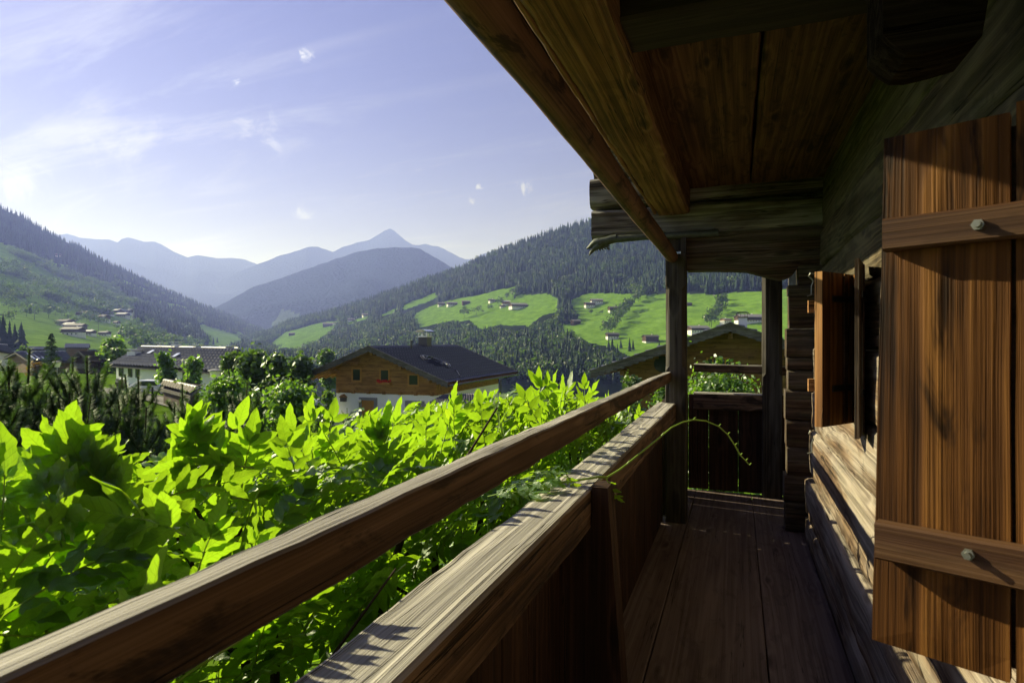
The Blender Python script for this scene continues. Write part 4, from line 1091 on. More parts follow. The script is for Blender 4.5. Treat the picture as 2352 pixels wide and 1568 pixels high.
def chalet(name, label, origin, rz, hl, hr, dl, dr, L, xl, xr, gi, zp, zb, wallmat, tilemat, plaster=True, cat='house', tw=0.42, gcy=0.0):
    rt = empty(name, (origin[0], origin[1], zb), rz); tag(rt, label, cat)
    o = origin[2] - zb                       # ridge height in local coordinates
    zpl = zp - zb
    def roof_z(x): return o - (dl * (-x) / hl if x < 0 else dr * x / hr)
    if plaster:
        b = MB(); b.box((xl, gi + 0.03, 0), (xr, L - gi, zpl)); child('plaster_wall', b.mesh('plaster_wall', M['white']), rt)
    b = MB()
    q = [(xl, 0, zpl if plaster else 0), (xr, 0, zpl if plaster else 0), (xr, 0, roof_z(xr) - .25), (0, 0, o - .25), (xl, 0, roof_z(xl) - .25)]
    n0 = len(b.V); b.prism(q, (0, gi, 0), (0, L - gi, 0))
    b.G = [(v[0] * 1.0, v[2], v[1]) for v in b.V]
    tb = child('timber_wall', b.mesh('timber_wall', M[wallmat]), rt)
    # board joints as thin proud strips every 0.22 m would be finer than a pixel: shallow grooves cut as ledges instead
    Vt = []; Ft = []
    off = 0
    for sg, hw_, dd in ((-1, hl, dl), (1, hr, dr)):
        V, Q = tile_patch((sg * hw_, 0, o - dd), (sg * hw_, L, o - dd), (0, 0, o), (0, L, o), tw)
        Vt.append(V); Ft.append(Q + off); off += len(V)
    V = np.concatenate(Vt); Q = np.concatenate(Ft)
    rf = child('roof', build_mesh('roof', V, [Q], M[tilemat]), rt)
    b = MB()        # boarded underside, rafters, ridge roll
    for sg, hw_, dd in ((-1, hl, dl), (1, hr, dr)):
        q = [(0, 0, o - .03), (sg * hw_, 0, o - dd - .03), (sg * hw_, 0, o - dd - .10), (0, 0, o - .10)]
        b.prism(q if sg > 0 else q[::-1], (0, .04, 0), (0, L - .04, 0))
        for yy in np.arange(.5, L, .9):
            q = [(0, 0, o - .10), (sg * (hw_ - .1), 0, o - dd - .07), (sg * (hw_ - .1), 0, o - dd - .20), (0, 0, o - .25)]
            b.prism(q if sg > 0 else q[::-1], (0, yy, 0), (0, yy + .1, 0))
    child('soffit', b.mesh('soffit', M[wallmat]), rf)
    for yy in (0.0, L):
        for sg, hw_, dd in ((-1, hl, dl), (1, hr, dr)):
            b = MB()
            q = [(0, 0, o + .10), (sg * (hw_ + .05), 0, o - dd + .08), (sg * (hw_ + .05), 0, o - dd - .26), (0, 0, o - .27)]
            b.prism(q if sg > 0 else q[::-1], (0, yy - .06, 0), (0, yy, 0))
            q = [(0, 0, o + .16), (sg * (hw_ + .1), 0, o - dd + .14), (sg * (hw_ + .1), 0, o - dd + .06), (0, 0, o + .08)]
            b.prism(q if sg > 0 else q[::-1], (0, yy - .12, 0), (0, yy + .06, 0))
            for k in range(int(hw_ / .35)):      # scalloped lower edge
                x = sg * (k + .5) * .35; z = o - dd * abs(x) / hw_ - .27
                b.box((x - .10, yy - .10, z - .02), (x + .10, yy - .062, z + .10))
            child('bargeboard', b.mesh('bargeboard', M['barge']), rf)
    b = MB()
    for k in range(int(L / .33)): b.tube([(0, k * .33, o + .06), (0, k * .33 + .32, o + .075)], [.10, .115], 8)
    child('ridge_tiles', b.mesh('ridge_tiles', M[tilemat], True), rf)
    for x in (xl * .97, xl * .5, 0, xr * .5, xr * .97):     # purlin heads and joist heads on the gable
        z = roof_z(x) - .36; b = MB(); b.box((x - .11, .25, z - .26), (x + .11, gi + .02, z)); child('beam_head', b.mesh('beam_head', M[wallmat]), rt)
    for x in np.linspace(xl + .3, xr - .3, 7):
        b = MB(); b.box((x - .11, gi - .22, zpl - .02), (x + .11, gi - .01, zpl + .20)); child('beam_head', b.mesh('beam_head', M[wallmat]), rt)
    return rt, o, roof_z
def loc_on(rt, px, py, yl):
    """point of the picture on the plane y = yl of a house"""
    mw = rt.matrix_basis; n = (mw.to_3x3() @ Vector((0, 1, 0))); p0 = mw @ Vector((0, yl, 0))
    r_ = ray(px, py); return mw.inverted() @ (r_ * (p0.dot(n) / r_.dot(n)))
def window(rt, x0, x1, z0, z1, y, frame='gold', bars=1, name='window', sill=False, wf=0.09):
    b = MB()
    b.box((x0 - wf, y - .05, z0 - wf), (x1 + wf, y - .004, z0)); b.box((x0 - wf, y - .05, z1), (x1 + wf, y - .004, z1 + wf))
    b.box((x0 - wf, y - .05, z0), (x0, y - .004, z1), axis=2); b.box((x1, y - .05, z0), (x1 + wf, y - .004, z1), axis=2)
    for k in range(bars):
        xm = x0 + (x1 - x0) * (k + 1) / (bars + 1); b.box((xm - .025, y - .04, z0), (xm + .025, y - .006, z1), axis=2)
    wn = child(name, b.mesh(name, M[frame]), rt)
    b = MB(); b.box((x0, y - .022, z0), (x1, y - .005, z1)); child('pane', b.mesh('pane', M['glass']), wn)
    return wn

# the tiled house in the middle
c_rt, c_o, c_rz = chalet('alpine_house', 'alpine house with dark wavy tiled roof, honey timber gable and white ground floor', (-26.0, 38.3, -0.47), R(2.0), 6.35, 6.45, 2.45, 2.60, 16.3, -3.85, 4.95, 1.35, -4.05, -9.0, 'larch', 'tile')
for (px, y0, y1, w_) in ((818.8, 848, 873, .55), (883.3, 850, 873, .55), (949.5, 862, 883, .62)):
    a = loc_on(c_rt, px, y0, 1.3); d_ = loc_on(c_rt, px, y1, 1.3)
    wn = window(c_rt, a.x - w_ / 2 - .05, a.x + w_ / 2 + .05, d_.z, a.z, 1.33, bars=0, wf=.14)
    if px == 883.3:
        b = MB(); b.box((a.x - .6, 1.05, d_.z - .32), (a.x + .6, 1.28, d_.z - .15)); bx = child('flower_box', b.mesh('flower_box', M['gold']), wn)
        b = MB()
        for k in range(26):
            c0 = Vector((a.x + rng.uniform(-.55, .55), rng.uniform(1.02, 1.3), d_.z - .12 + rng.uniform(-.05, .14))); b.box(c0 - Vector((.05, .05, .05)), c0 + Vector((.05, .05, .05)))
        child('geraniums', b.mesh('geraniums', M['red']), bx)
a = loc_on(c_rt, 846, 919, 1.36); d_ = loc_on(c_rt, 846, 985, 1.36)
b = MB(); b.box((a.x - .55, 1.30, d_.z), (a.x + .55, 1.37, a.z)); dr_ = child('door', b.mesh('door', M['gold']), c_rt)
b = MB(); b.box((a.x - .80, 1.27, d_.z), (a.x - .55, 1.378, a.z)); b.box((a.x + .55, 1.27, d_.z), (a.x + .80, 1.378, a.z)); b.box((a.x - .80, 1.27, a.z), (a.x + .80, 1.378, a.z + .22)); child('frame', b.mesh('frame', M['trim']), dr_)
a = loc_on(c_rt, 953, 930, 1.36); d_ = loc_on(c_rt, 953, 962, 1.36)
wn = window(c_rt, a.x - .45, a.x + .45, d_.z, a.z, 1.37, bars=1, wf=.08)
b = MB(); b.box((a.x - .80, 1.29, d_.z - .1), (a.x - .54, 1.378, a.z + .1)); b.box((a.x + .54, 1.29, d_.z - .1), (a.x + .80, 1.378, a.z + .1)); b.box((a.x - .80, 1.29, a.z + .1), (a.x + .80, 1.378, a.z + .32)); child('surround', b.mesh('surround', M['trim']), wn)
# chimney with bright cowl, vent pipe
a = loc_on(c_rt, 953.6, 790, 8.0); yq = 9.2
b = MB(); b.box((-.42, yq - .45, c_o - .6), (.42, yq + .45, c_o + .85)); ch = child('chimney', b.mesh('chimney', M['tile']), child('chimney_base', MB().box((-.48, yq - .51, c_o - .7), (.48, yq + .51, c_o + .12)).mesh('chimney_base', M['barge']), c_rt))
ch.parent = c_rt
b = MB(); b.box((-.48, yq - .51, c_o + .851), (.48, yq + .51, c_o + .95))
for sx in (-1, 1):
    for sy in (-1, 1): b.tube([(sx * .4, yq + sy * .42, c_o + .95), (sx * .4, yq + sy * .42, c_o + 1.40)], .035, 6)
b.tube([(-.2, yq, c_o + .95), (-.2, yq, c_o + 1.2)], .16, 10); b.tube([(.25, yq, c_o + .95), (.25, yq, c_o + 1.2)], .16, 10)
V = []; F = []
for k in range(13):
    th = math.pi * (0.12 + 0.76 * k / 12); 
    for zz, rr in ((yq - .75, 0.0), (yq + .75, 0.0)):
        V.append((-.62 * math.cos(th), zz, c_o + 1.20 + .30 * math.sin(th)))
        V.append((-.62 * math.cos(th), zz, c_o + 1.25 + .30 * math.sin(th)))
for k in range(12):
    o4 = k * 4; F += [(o4, o4 + 4, o4 + 6, o4 + 2), (o4 + 1, o4 + 3, o4 + 7, o4 + 5), (o4, o4 + 1, o4 + 5, o4 + 4), (o4 + 2, o4 + 6, o4 + 7, o4 + 3)]
b.add(V, F); child('cowl', b.mesh('cowl', M['metal']), ch)
b = MB(); b.tube([(.55, 5.6, c_o - .3), (.55, 5.6, c_o + .55)], .09, 10); child('vent_pipe', b.mesh('vent_pipe', M['tile'], True), c_rt)
# gutter and downpipe on the right side
b = MB(); b.tube([(6.55, .1, c_o - 2.72), (6.55, 16.2, c_o - 2.72)], .08, 8); b.tube([(6.5, 15.2, c_o - 2.75), (5.2, 14.9, c_o - 3.2), (5.2, 14.9, 1)], .06, 8); child('gutter', b.mesh('gutter', M['hose']), c_rt)
# low tiled porch roof on the right front
mw = c_rt.matrix_basis.inverted()
q = [mw @ p for p in (ony(955, 941, 34.6), ony(1130, 955, 34.6), ony(1019, 906, 38.6), ony(1100, 903, 38.6))]
V, Q = tile_patch(q[0], q[1], q[2], q[3], .30, .34, .04)
child('porch_roof', build_mesh('porch_roof', V, [Q], M['tile']), c_rt)
b = MB(); b.prism([q[0] - Vector((0, 0, .05)), q[1] - Vector((0, 0, .05)), q[1] - Vector((0, -.05, .3)), q[0] - Vector((0, -.05, .3))], (0, 0, 0), (0, .05, 0)); b.box((q[2].x + .3, q[0].y + .8, 0), (q[3].x - .2, 1.3, q[2].z - 1.2)); child('porch', b.mesh('porch', M['white']), c_rt)
# hose coil on the roof: a thing lying there
co = empty('hose_coil', tuple(c_rt.matrix_basis @ Vector((3.3, 4.4, c_rz(3.3) + .12))), R(2.0)); tag(co, 'coil of black hose lying on the dark tiled roof', 'hose')
b = MB(); sl_ = -2.60 / 6.45; pts_ = []
for i in range(420):
    t_ = i / 420; th = 2 * math.pi * 11 * t_; rr = 1.25 - .85 * ((t_ * 3) % 1) + .05 * math.sin(i * .7)
    x, y = rr * math.cos(th) * .95, rr * math.sin(th) * 1.15 + .25 * math.sin(t_ * 3)
    pts_.append((x, y, sl_ * x + .05 + .05 * math.sin(i * .37) + .10 * t_))
pts_ += [(1.3 + .3 * k, .5 - .25 * k + .3 * math.sin(k), sl_ * (1.3 + .3 * k) + .06) for k in range(6)]
b.tube(pts_, .032, 5, cap=False); child('hose', b.mesh('hose', M['hose'], True), co)
# nest box and wall lamp
a = loc_on(c_rt, 791, 915, 1.36); wp = c_rt.matrix_basis @ a
nb = empty('nest_box', tuple(wp), R(2.0)); tag(nb, 'small brown nest box hanging on the white house wall', 'nest box')
b = MB(); b.box((-.22, -.28, -.22), (.22, .01, .14)); child('box', b.mesh('box', M['barge']), nb)
b = MB(); b.prism([(-.30, 0, .12), (.30, 0, .12), (0, 0, .36)], (0, -.36, 0), (0, .0, 0)); child('box_roof', b.mesh('box_roof', M['larch']), nb)
a = loc_on(c_rt, 829, 922, 1.36); wp = c_rt.matrix_basis @ a
lb = empty('wall_lamp', tuple(wp), R(2.0)); tag(lb, 'white ball wall lamp beside the front door of the white ground floor', 'lamp')
b = MB(); b.tube([(0, .01, -.25), (0, -.15, -.22), (0, -.2, -.05)], .03, 6); child('bracket', b.mesh('bracket', M['trim']), lb)
b = MB(); b.tube([(0, -.2, -.06), (0, -.2, 0), (0, -.2, .07), (0, -.2, .14), (0, -.2, .2), (0, -.2, .23)], [.06, .12, .15, .15, .10, .02], 12); child('globe', b.mesh('globe', M['lamp'], True), lb)

# the chalet beyond the end of the balcony
r_rt, r_o, r_rz = chalet('chalet', 'honey timber chalet with scalloped gable seen past the balcony posts', (-0.33, 29.8, 0.74), R(-1.5), 6.65, 6.65, 2.36, 2.36, 12.0, -5.3, 5.3, 1.25, -4.4, -7.5, 'larch_d', 'tile')
for (x0, x1) in ((1626, 1649), (1654, 1678)):
    a = loc_on(r_rt, x0, 824, 1.2); d_ = loc_on(r_rt, x1, 840, 1.2)
    window(r_rt, a.x, d_.x, d_.z - .25, a.z, 1.23, bars=1, wf=.07)
b = MB(); a = loc_on(r_rt, 1521, 836, 1.2); n_ = 20; poly = [(a.x + .42 * math.cos(2 * math.pi * k / n_), 1.20, a.z + .42 * math.sin(2 * math.pi * k / n_)) for k in range(n_)]
b.prism(poly, (0, 0, 0), (0, .045, 0)); rw = child('round_window', b.mesh('round_window', M['glass']), r_rt)
a = loc_on(r_rt, 1706, 740, 3.2); zc = (CY - 731) / FPX * 31.3 + 7.5
b = MB(); b.box((a.x - .21, 2.9, r_o - 1.2), (a.x + .21, 3.5, zc)); ch = child('chimney', b.mesh('chimney', M['white']), r_rt)
b = MB(); b.box((a.x - .25, 2.85, zc + .001), (a.x + .25, 3.55, zc + .05))
arc = [(a.x + .34 * math.cos(math.pi * (0.06 + .88 * k / 14)), 0, zc + .14 + .14 * math.sin(math.pi * (.06 + .88 * k / 14))) for k in range(15)]
for k in range(14):
    p0, p1 = Vector(arc[k]), Vector(arc[k + 1]); b.prism([p0, p1, p1 + Vector((0, 0, .025)), p0 + Vector((0, 0, .025))], (0, 2.85, 0), (0, 3.55, 0))
for xx_ in (-.22, -.11, .11, .22): b.tube([(a.x + xx_, 2.95, zc + .05), (a.x + xx_, 2.95, zc + .21)], .012, 5)
child('cowl', b.mesh('cowl', M['hose']), ch)
for x in np.linspace(-3.6, 3.6, 9):
    b = MB(); b.box((x - .13, 1.02, r_o - 1.62), (x + .13, 1.24, r_o - 1.441)); child('beam_head', b.mesh('beam_head', M['larch_d']), r_rt)
b = MB(); b.box((-3.9, 1.19, r_o - 1.44), (3.9, 1.245, r_o - 1.34)); child('moulding', b.mesh('moulding', M['larch_d']), r_rt)

# the long tiled house and its neighbours on the left
def gable(name, label, A, B, C, D, zb, roofm, wallm, wins=(), over=0.9, plaster=0.0, tl=True, cat='house', extra=None):
    """ridge A-B, near eave C-D (world points); far eave mirrored"""
    A, B, C, D = (Vector(q) for q in (A, B, C, D))
    rt = empty(name, (A.x, A.y, zb)); tag(rt, label, cat); off = Vector((A.x, A.y, zb))
    A, B, C, D = (q - off for q in (A, B, C, D))
    C2 = Vector((2 * A.x - C.x, 2 * A.y - C.y, C.z)); D2 = Vector((2 * B.x - D.x, 2 * B.y - D.y, D.z))
    Vt, Ft, o = [], [], 0
    for q in ((C, D, A, B), (D2, C2, B, A)):
        V, Q = tile_patch(*q, 0.85, 0.95, 0.17); Vt.append(V); Ft.append(Q + o); o += len(V)
    rf = child('roof', build_mesh('roof', np.concatenate(Vt), [np.concatenate(Ft)], M[roofm]), rt)
    b = MB(); d_ = Vector((0, 0, -.06)); e_ = Vector((0, 0, -.28))
    for (p, q) in ((C, A), (A, C2), (D, B), (B, D2), (C, D), (C2, D2)): b.prism([p + d_, q + d_, q + e_, p + e_], (0, 0, 0), ((D - C).normalized() if (p, q) not in ((C, D), (C2, D2)) else (A - C).normalized()) * .06)
    b.prism([C + d_, D + d_, B + d_, A + d_], (0, 0, 0), (0, 0, -.04)); b.prism([C2 + d_, D2 + d_, B + d_, A + d_], (0, 0, 0), (0, 0, -.04))
    child('eaves', b.mesh('eaves', M['barge']), rf)
    b = MB(); b.tube([A + Vector((0, 0, .1)), B + Vector((0, 0, .1))], .17, 8); child('ridge_tiles', b.mesh('ridge_tiles', M['froof_l']), rf)
    k = over / (A.xy - C.xy).length
    def ins(P, Rg, u, along): return P + (Rg - P) * k + along * over
    al = (B - A).normalized()
    w4 = [C + (A - C) * k + al * over, D + (B - D) * k - al * over, D2 + (B - D2) * k - al * over, C2 + (A - C2) * k + al * over]
    rA, rB = A + al * over - Vector((0, 0, .15)), B - al * over - Vector((0, 0, .15))
    b = MB(); V = [Vector((p.x, p.y, 0)) for p in w4] + [p - Vector((0, 0, .1)) for p in w4] + [rA, rB]
    F = [(0, 1, 5, 4), (1, 2, 6, 9, 5), (2, 3, 7, 6), (3, 0, 4, 8, 7)]
    b.add(V, F, [(v[0] + v[1], v[2], 0) for v in V]); child('wall', b.mesh('wall', M[wallm]), rt)
    for (t_, z0, z1, w_) in wins:
        p = w4[0] + (w4[1] - w4[0]) * t_; dr2 = (w4[1] - w4[0]).normalized(); nn_ = Vector((dr2.y, -dr2.x, 0))
        if nn_.dot(Vector((0, -1, 0))) < 0: nn_ = -nn_
        zt = w4[0].z; b = MB(); q = [p - dr2 * w_ / 2 + nn_ * .02, p + dr2 * w_ / 2 + nn_ * .02]
        poly = [Vector((q[0].x, q[0].y, zt - z1)), Vector((q[1].x, q[1].y, zt - z1)), Vector((q[1].x, q[1].y, zt - z0)), Vector((q[0].x, q[0].y, zt - z0))]
        b.prism(poly, (0, 0, 0), nn_ * .05); wn = child('window', b.mesh('window', M['barge']), rt)
        c0 = (poly[0] + poly[2]) / 2; poly2 = [c0 + (pp - c0) * .78 + nn_ * .055 for pp in poly]
        b = MB(); b.prism(poly2, (0, 0, 0), nn_ * .02); child('pane', b.mesh('pane', M['glass']), wn)
    return rt, off
def chim(rt, off, px, py, f, w=.55, h=1.3, cap=True):
    p = at(px, py, f) - off; b = MB(); b.box((p.x - w, p.y - w * .7, p.z - h - .8), (p.x + w, p.y + w * .7, p.z)); c = child('chimney', b.mesh('chimney', M['white']), rt)
    b = MB(); b.box((p.x - w * 1.25, p.y - w, p.z + .25), (p.x + w * 1.25, p.y + w, p.z + .33))
    for sx in (-1, 1): b.box((p.x + sx * w * .9 - .04, p.y - .04, p.z), (p.x + sx * w * .9 + .04, p.y + .04, p.z + .25))
    child('cowl', b.mesh('cowl', M['metal']), c)
A, B, C, D = at(326, 797, 90), at(548, 803, 78), at(250, 838, 82), at(520, 870, 64)
B.z = A.z - .15; D.z = C.z - .1
rt, off = gable('long_house', 'long white house with a broad shiny grey tiled roof behind the pines', A, B, C, D, -8.5, 'tile_g', 'white', ((.06, .5, 1.8, 1.5), (.16, .5, 1.8, 1.3), (.24, .5, 1.8, 1.2), (.5, .5, 1.8, 1.4), (.7, .5, 1.8, 1.4)))
chim(rt, off, 309, 807, 85, .8); chim(rt, off, 405, 790, 86, .6); chim(rt, off, 372, 791, 88, .5); chim(rt, off, 455, 796, 83, .5); chim(rt, off, 526, 799, 79, .6)
for (px, py, f) in ((350, 817, 84), (382, 823, 80), (408, 824, 78)):      # roof windows
    b = MB(); p = at(px, py, f) - off; e1 = (D - C).normalized(); e2 = (A - C).normalized(); nn_ = e1.cross(e2).normalized(); nn_ = nn_ if nn_.z > 0 else -nn_
    s0 = C - off; p = p + nn_ * (.14 - (p - s0).dot(nn_)); q = [p - e1 * .45 - e2 * .75, p + e1 * .45 - e2 * .75, p + e1 * .45 + e2 * .75, p - e1 * .45 + e2 * .75]
    b.prism(q, (0, 0, 0), nn_ * .08); child('roof_window', b.mesh('roof_window', M['metal']), rt)
A, B, C, D = at(180, 808, 150), at(249, 806, 165), at(150, 829, 150), at(212, 833, 142)
# dark chalet: gable faces us
dk, dko, _ = chalet('dark_chalet', 'dark brown timber chalet with a balcony between spruce and long house', tuple(at(181, 808, 118)), YAW + R(-30), 4.4, 4.4, 1.9, 1.9, 9.5, -3.4, 3.4, 1.0, -6.4, -9.0, 'rail_boards', 'shingle', tw=.4)
b = MB(); b.box((-3.6, .1, dko - 3.2), (3.6, .16, dko - 2.3)); b.box((-3.6, .1, dko - 3.3), (3.6, 1.0, dko - 3.2)); child('balcony', b.mesh('balcony', M['barge']), dk)
b = MB(); b.box((1.2, 3.6, dko - .9), (2.0, 4.5, dko + .9)); c = child('chimney', b.mesh('chimney', M['white']), dk)
b = MB(); b.box((1.0, 3.5, dko + 1.05), (2.2, 4.6, dko + 1.15)); child('cowl', b.mesh('cowl', M['metal']), c)
so_, soo = gable('solar_house', 'low tan house with solar panels on its grey roof behind the dark spruce', at(34, 809, 128), at(150, 808, 138), at(66, 829, 118), at(172, 831, 126), -8.8, 'tile_g', 'larch_d', ((.3, .6, 1.8, 1.2), (.6, .6, 1.8, 1.2)))
def on_roof(px, py, A, C, D, off, h):
    n_ = (D - C).cross(A - C).normalized(); n_ = n_ if n_.z > 0 else -n_
    r_ = ray(px, py); return r_ * (C.dot(n_) / r_.dot(n_)) - off + n_ * h
A, C, D = at(34, 809, 128), at(66, 829, 118), at(172, 831, 126)
for q in (((58, 811), (92, 811), (108, 826), (76, 826)), ((112, 811), (140, 811), (152, 824), (122, 825))):
    b = MB(); poly = [on_roof(px, py, A, C, D, soo, .16) for px, py in q]; b.prism(poly, (0, 0, 0), (0, 0, .05)); child('solar_panel', b.mesh('solar_panel', M['solar']), so_)
gable('barn', 'large barn with pale sheet roof standing behind the dark chalet', at(150, 790, 235), at(206, 790, 245), at(147, 798, 222), at(204, 799, 232), -11, 'froof_l', 'larch_d', cat='barn')
gable('house', 'half-hidden dark-roofed house at the far left edge behind the pines', at(-14, 790, 150), at(16, 793, 158), at(-4, 806, 140), at(31, 812, 146), -9, 'tile_g', 'white')
gable('house', 'low white house with pale roof just left of the dark spruce', at(66, 797, 175), at(104, 798, 180), at(66, 803, 165), at(106, 804, 170), -9, 'froof_l', 'white')
gable('garage', 'low garage with dark flat-pitched roof by the road', at(378, 876, 58), at(452, 893, 50), at(368, 890, 53), at(436, 908, 46), -7.3, 'shingle', 'rail_boards', cat='garage')
gable('wood_shed', 'small weathered plank shed with pale top at the corner of the long house', at(268, 875, 66), at(286, 876, 67), at(264, 876, 64.5), at(288, 877, 65.5), -8, 'froof_l', 'post', cat='shed', over=.15)

# road, fence, lamps, car and van
b = MB(); ctr = [(230, 896, 70), (300, 905, 62), (360, 912, 57), (430, 922, 51), (520, 940, 44), (640, 962, 39)]
V = []; F = []
for px, py, f in ctr:
    p = at(px, py, f); d_ = Vector((CS, SN, 0)) * .3 + Vector((-SN, CS, 0)) * 1.0
    for s_ in (-1.6, 1.6):
        q = p + d_.normalized() * s_; V.append((q.x, q.y, ground_z(q.x, q.y) + .16))
for i in range(len(ctr) - 1): F.append((2 * i, 2 * i + 2, 2 * i + 3, 2 * i + 1))
tag(link('road', build_mesh('road', V, F, M['asphalt'])), kind='structure')
fe = empty('fence', tuple(at(300, 905, 60))); tag(fe, 'low wooden post and rail fence along the village road', 'fence'); fo = Vector(fe.location)
prev = None; rl = MB()
for i, px in enumerate((287, 318, 350, 382, 408, 436, 452)):
    f = 59 - i * 1.6; p = at(px, 905, f); z = ground_z(p.x, p.y); b = MB(); b.tube([(p.x - fo.x, p.y - fo.y, z - fo.z - .2), (p.x - fo.x, p.y - fo.y, z - fo.z + 1.25)], .09, 7); child('fence_post', b.mesh('fence_post', M['post']), fe)
    q = Vector((p.x - fo.x, p.y - fo.y, z - fo.z + 1.0))
    if prev is not None:
        for dz in (0, -.42): rl.tube([prev + Vector((0, 0, dz)), q + Vector((0, 0, dz))], .045, 6)
    prev = q
child('fence_rail', rl.mesh('fence_rail', M['post']), fe)
def street_lamp(px, py, f, label):
    p = at(px, py, f); z = ground_z(p.x, p.y); rt = empty('street_lamp', (p.x, p.y, z)); tag(rt, label, 'street lamp', 'lantern street lamps')
    h = p.z - z; b = MB(); b.tube([(0, 0, 0), (0, 0, h - .5)], [.06, .045], 8); child('lamp_post', b.mesh('lamp_post', M['trim']), rt)
    b = MB(); b.tube([(0, 0, h - .5), (0, 0, h)], [.22, .36], 6); child('lamp_shade', b.mesh('lamp_shade', M['lamp']), rt)
    b = MB(); b.tube([(0, 0, h + .001), (0, 0, h + .06), (0, 0, h + .16)], [.46, .44, .08], 6); child('lamp_cap', b.mesh('lamp_cap', M['trim']), rt)
street_lamp(131.5, 832, 62, 'lantern lamp by the meadow in front of the dark spruce')
street_lamp(494, 852, 40, 'lantern lamp in front of the bushy trees near the middle')
def vehicle(name, label, cat, px, py, f, rz, L, W, H, prof, text=None):
    p = at(px, py, f); z = ground_z(p.x, p.y) + .05; rt = empty(name, (p.x, p.y, z), rz); tag(rt, label, cat)
    b = MB(); b.prism([(x * L, -W / 2, zz * H) for x, zz in prof], (0, 0, 0), (0, W, 0)); me = b.mesh('body', M['paint_w']); bd = child('body', me, rt)
    mod = bd.modifiers.new('bevel', 'BEVEL'); mod.width = .09; mod.segments = 3
    for sx in (-.3, .3):
        for sy in (-1, 1):
            b = MB(); b.tube([(sx * L, sy * (W / 2 - .18), .32), (sx * L, sy * (W / 2 + .015), .32)], .32, 16); wh = child('wheel', b.mesh('wheel', M['rubber']), rt)
            b = MB(); b.tube([(sx * L, sy * (W / 2 + .005), .32), (sx * L, sy * (W / 2 + .025), .32)], .2, 12); child('rim', b.mesh('rim', M['metal']), wh)
    for sy in (-1, 1):
        b = MB(); g = [(x * L, 0, zz * H) for x, zz in ((-.26, .62), (.20, .62), (.12, .92), (-.22, .92))] if text is None else [(x * L, 0, zz * H) for x, zz in ((.26, .60), (.40, .60), (.34, .88), (.26, .88))]
        b.prism(g, (0, sy * (W / 2 + .012), 0), (0, sy * (W / 2 - .01), 0)); child('side_window', b.mesh('side_window', M['glass']), rt)
    if text:
        cu = bpy.data.curves.new('lettering', 'FONT'); cu.body = text; cu.size = 1.05; cu.extrude = .012; cu.align_x = 'CENTER'; cu.space_character = 1.0
        to = bpy.data.objects.new('lettering', cu); col.objects.link(to); dg = bpy.context.evaluated_depsgraph_get(); dg.update()
        me = bpy.data.meshes.new_from_object(to.evaluated_get(dg)); bpy.data.objects.remove(to)
        me.materials.clear(); me.materials.append(M['navy']); me.transform(Matrix.Translation((-.1 * L, -W / 2 - .02, .52 * H)) @ Matrix.Rotation(R(90), 4, 'X')); child('lettering', me, rt)
    return rt
vehicle('parked_car', 'silver white car parked in front of the long white house', 'car', 352, 890, 63, R(25), 4.3, 1.75, 1.5, ((-.5, .2), (.5, .2), (.5, .5), (.42, .58), (.22, .64), (.1, .97), (-.24, 1.0), (-.42, .66), (-.5, .6)))
vehicle('delivery_van', 'white delivery van with dark lettering beside the tiled house', 'van', 700, 906, 46, R(12), 5.2, 2.0, 2.3, ((-.5, .16), (.5, .16), (.5, .42), (.42, .52), (.33, .94), (.26, 1.0), (-.48, 1.0), (-.5, .95)), text='CR')

# ------------------------------------------------------------------ near trees and shrubs
M['leaf_vine'] = foliage('vine leaves', (0.060, 0.135, 0.020), (0.30, 0.53, 0.014), 0.50, 0.20, 0.60, True, 0.42)
M['leaf_tree'] = foliage('tree leaves', (0.045, 0.085, 0.018), (0.13, 0.25, 0.02), 0.45, 0.25, 0.42)
M['leaf_gloss'] = foliage('glossy leaves', (0.055, 0.115, 0.022), (0.20, 0.40, 0.02), 0.45, 0.25, 0.45)
M['needle'] = foliage('pine needles', (0.036, 0.082, 0.020), (0.11, 0.22, 0.025), 0.5, 0.12, 0.38)
M['leaf_orange'] = foliage('autumn leaves', (0.14, 0.09, 0.02), (0.26, 0.15, 0.02), 0.4, 0.2, 0.4)
M['twig'] = simple('dark twigs', (0.045, 0.034, 0.024), 0.9, 0.1, 0, 0.4, 20, 0.3)
M['shoot'] = simple('green shoot', (0.22, 0.36, 0.05), 0.5, 0.3, 0, 0.2, 15)

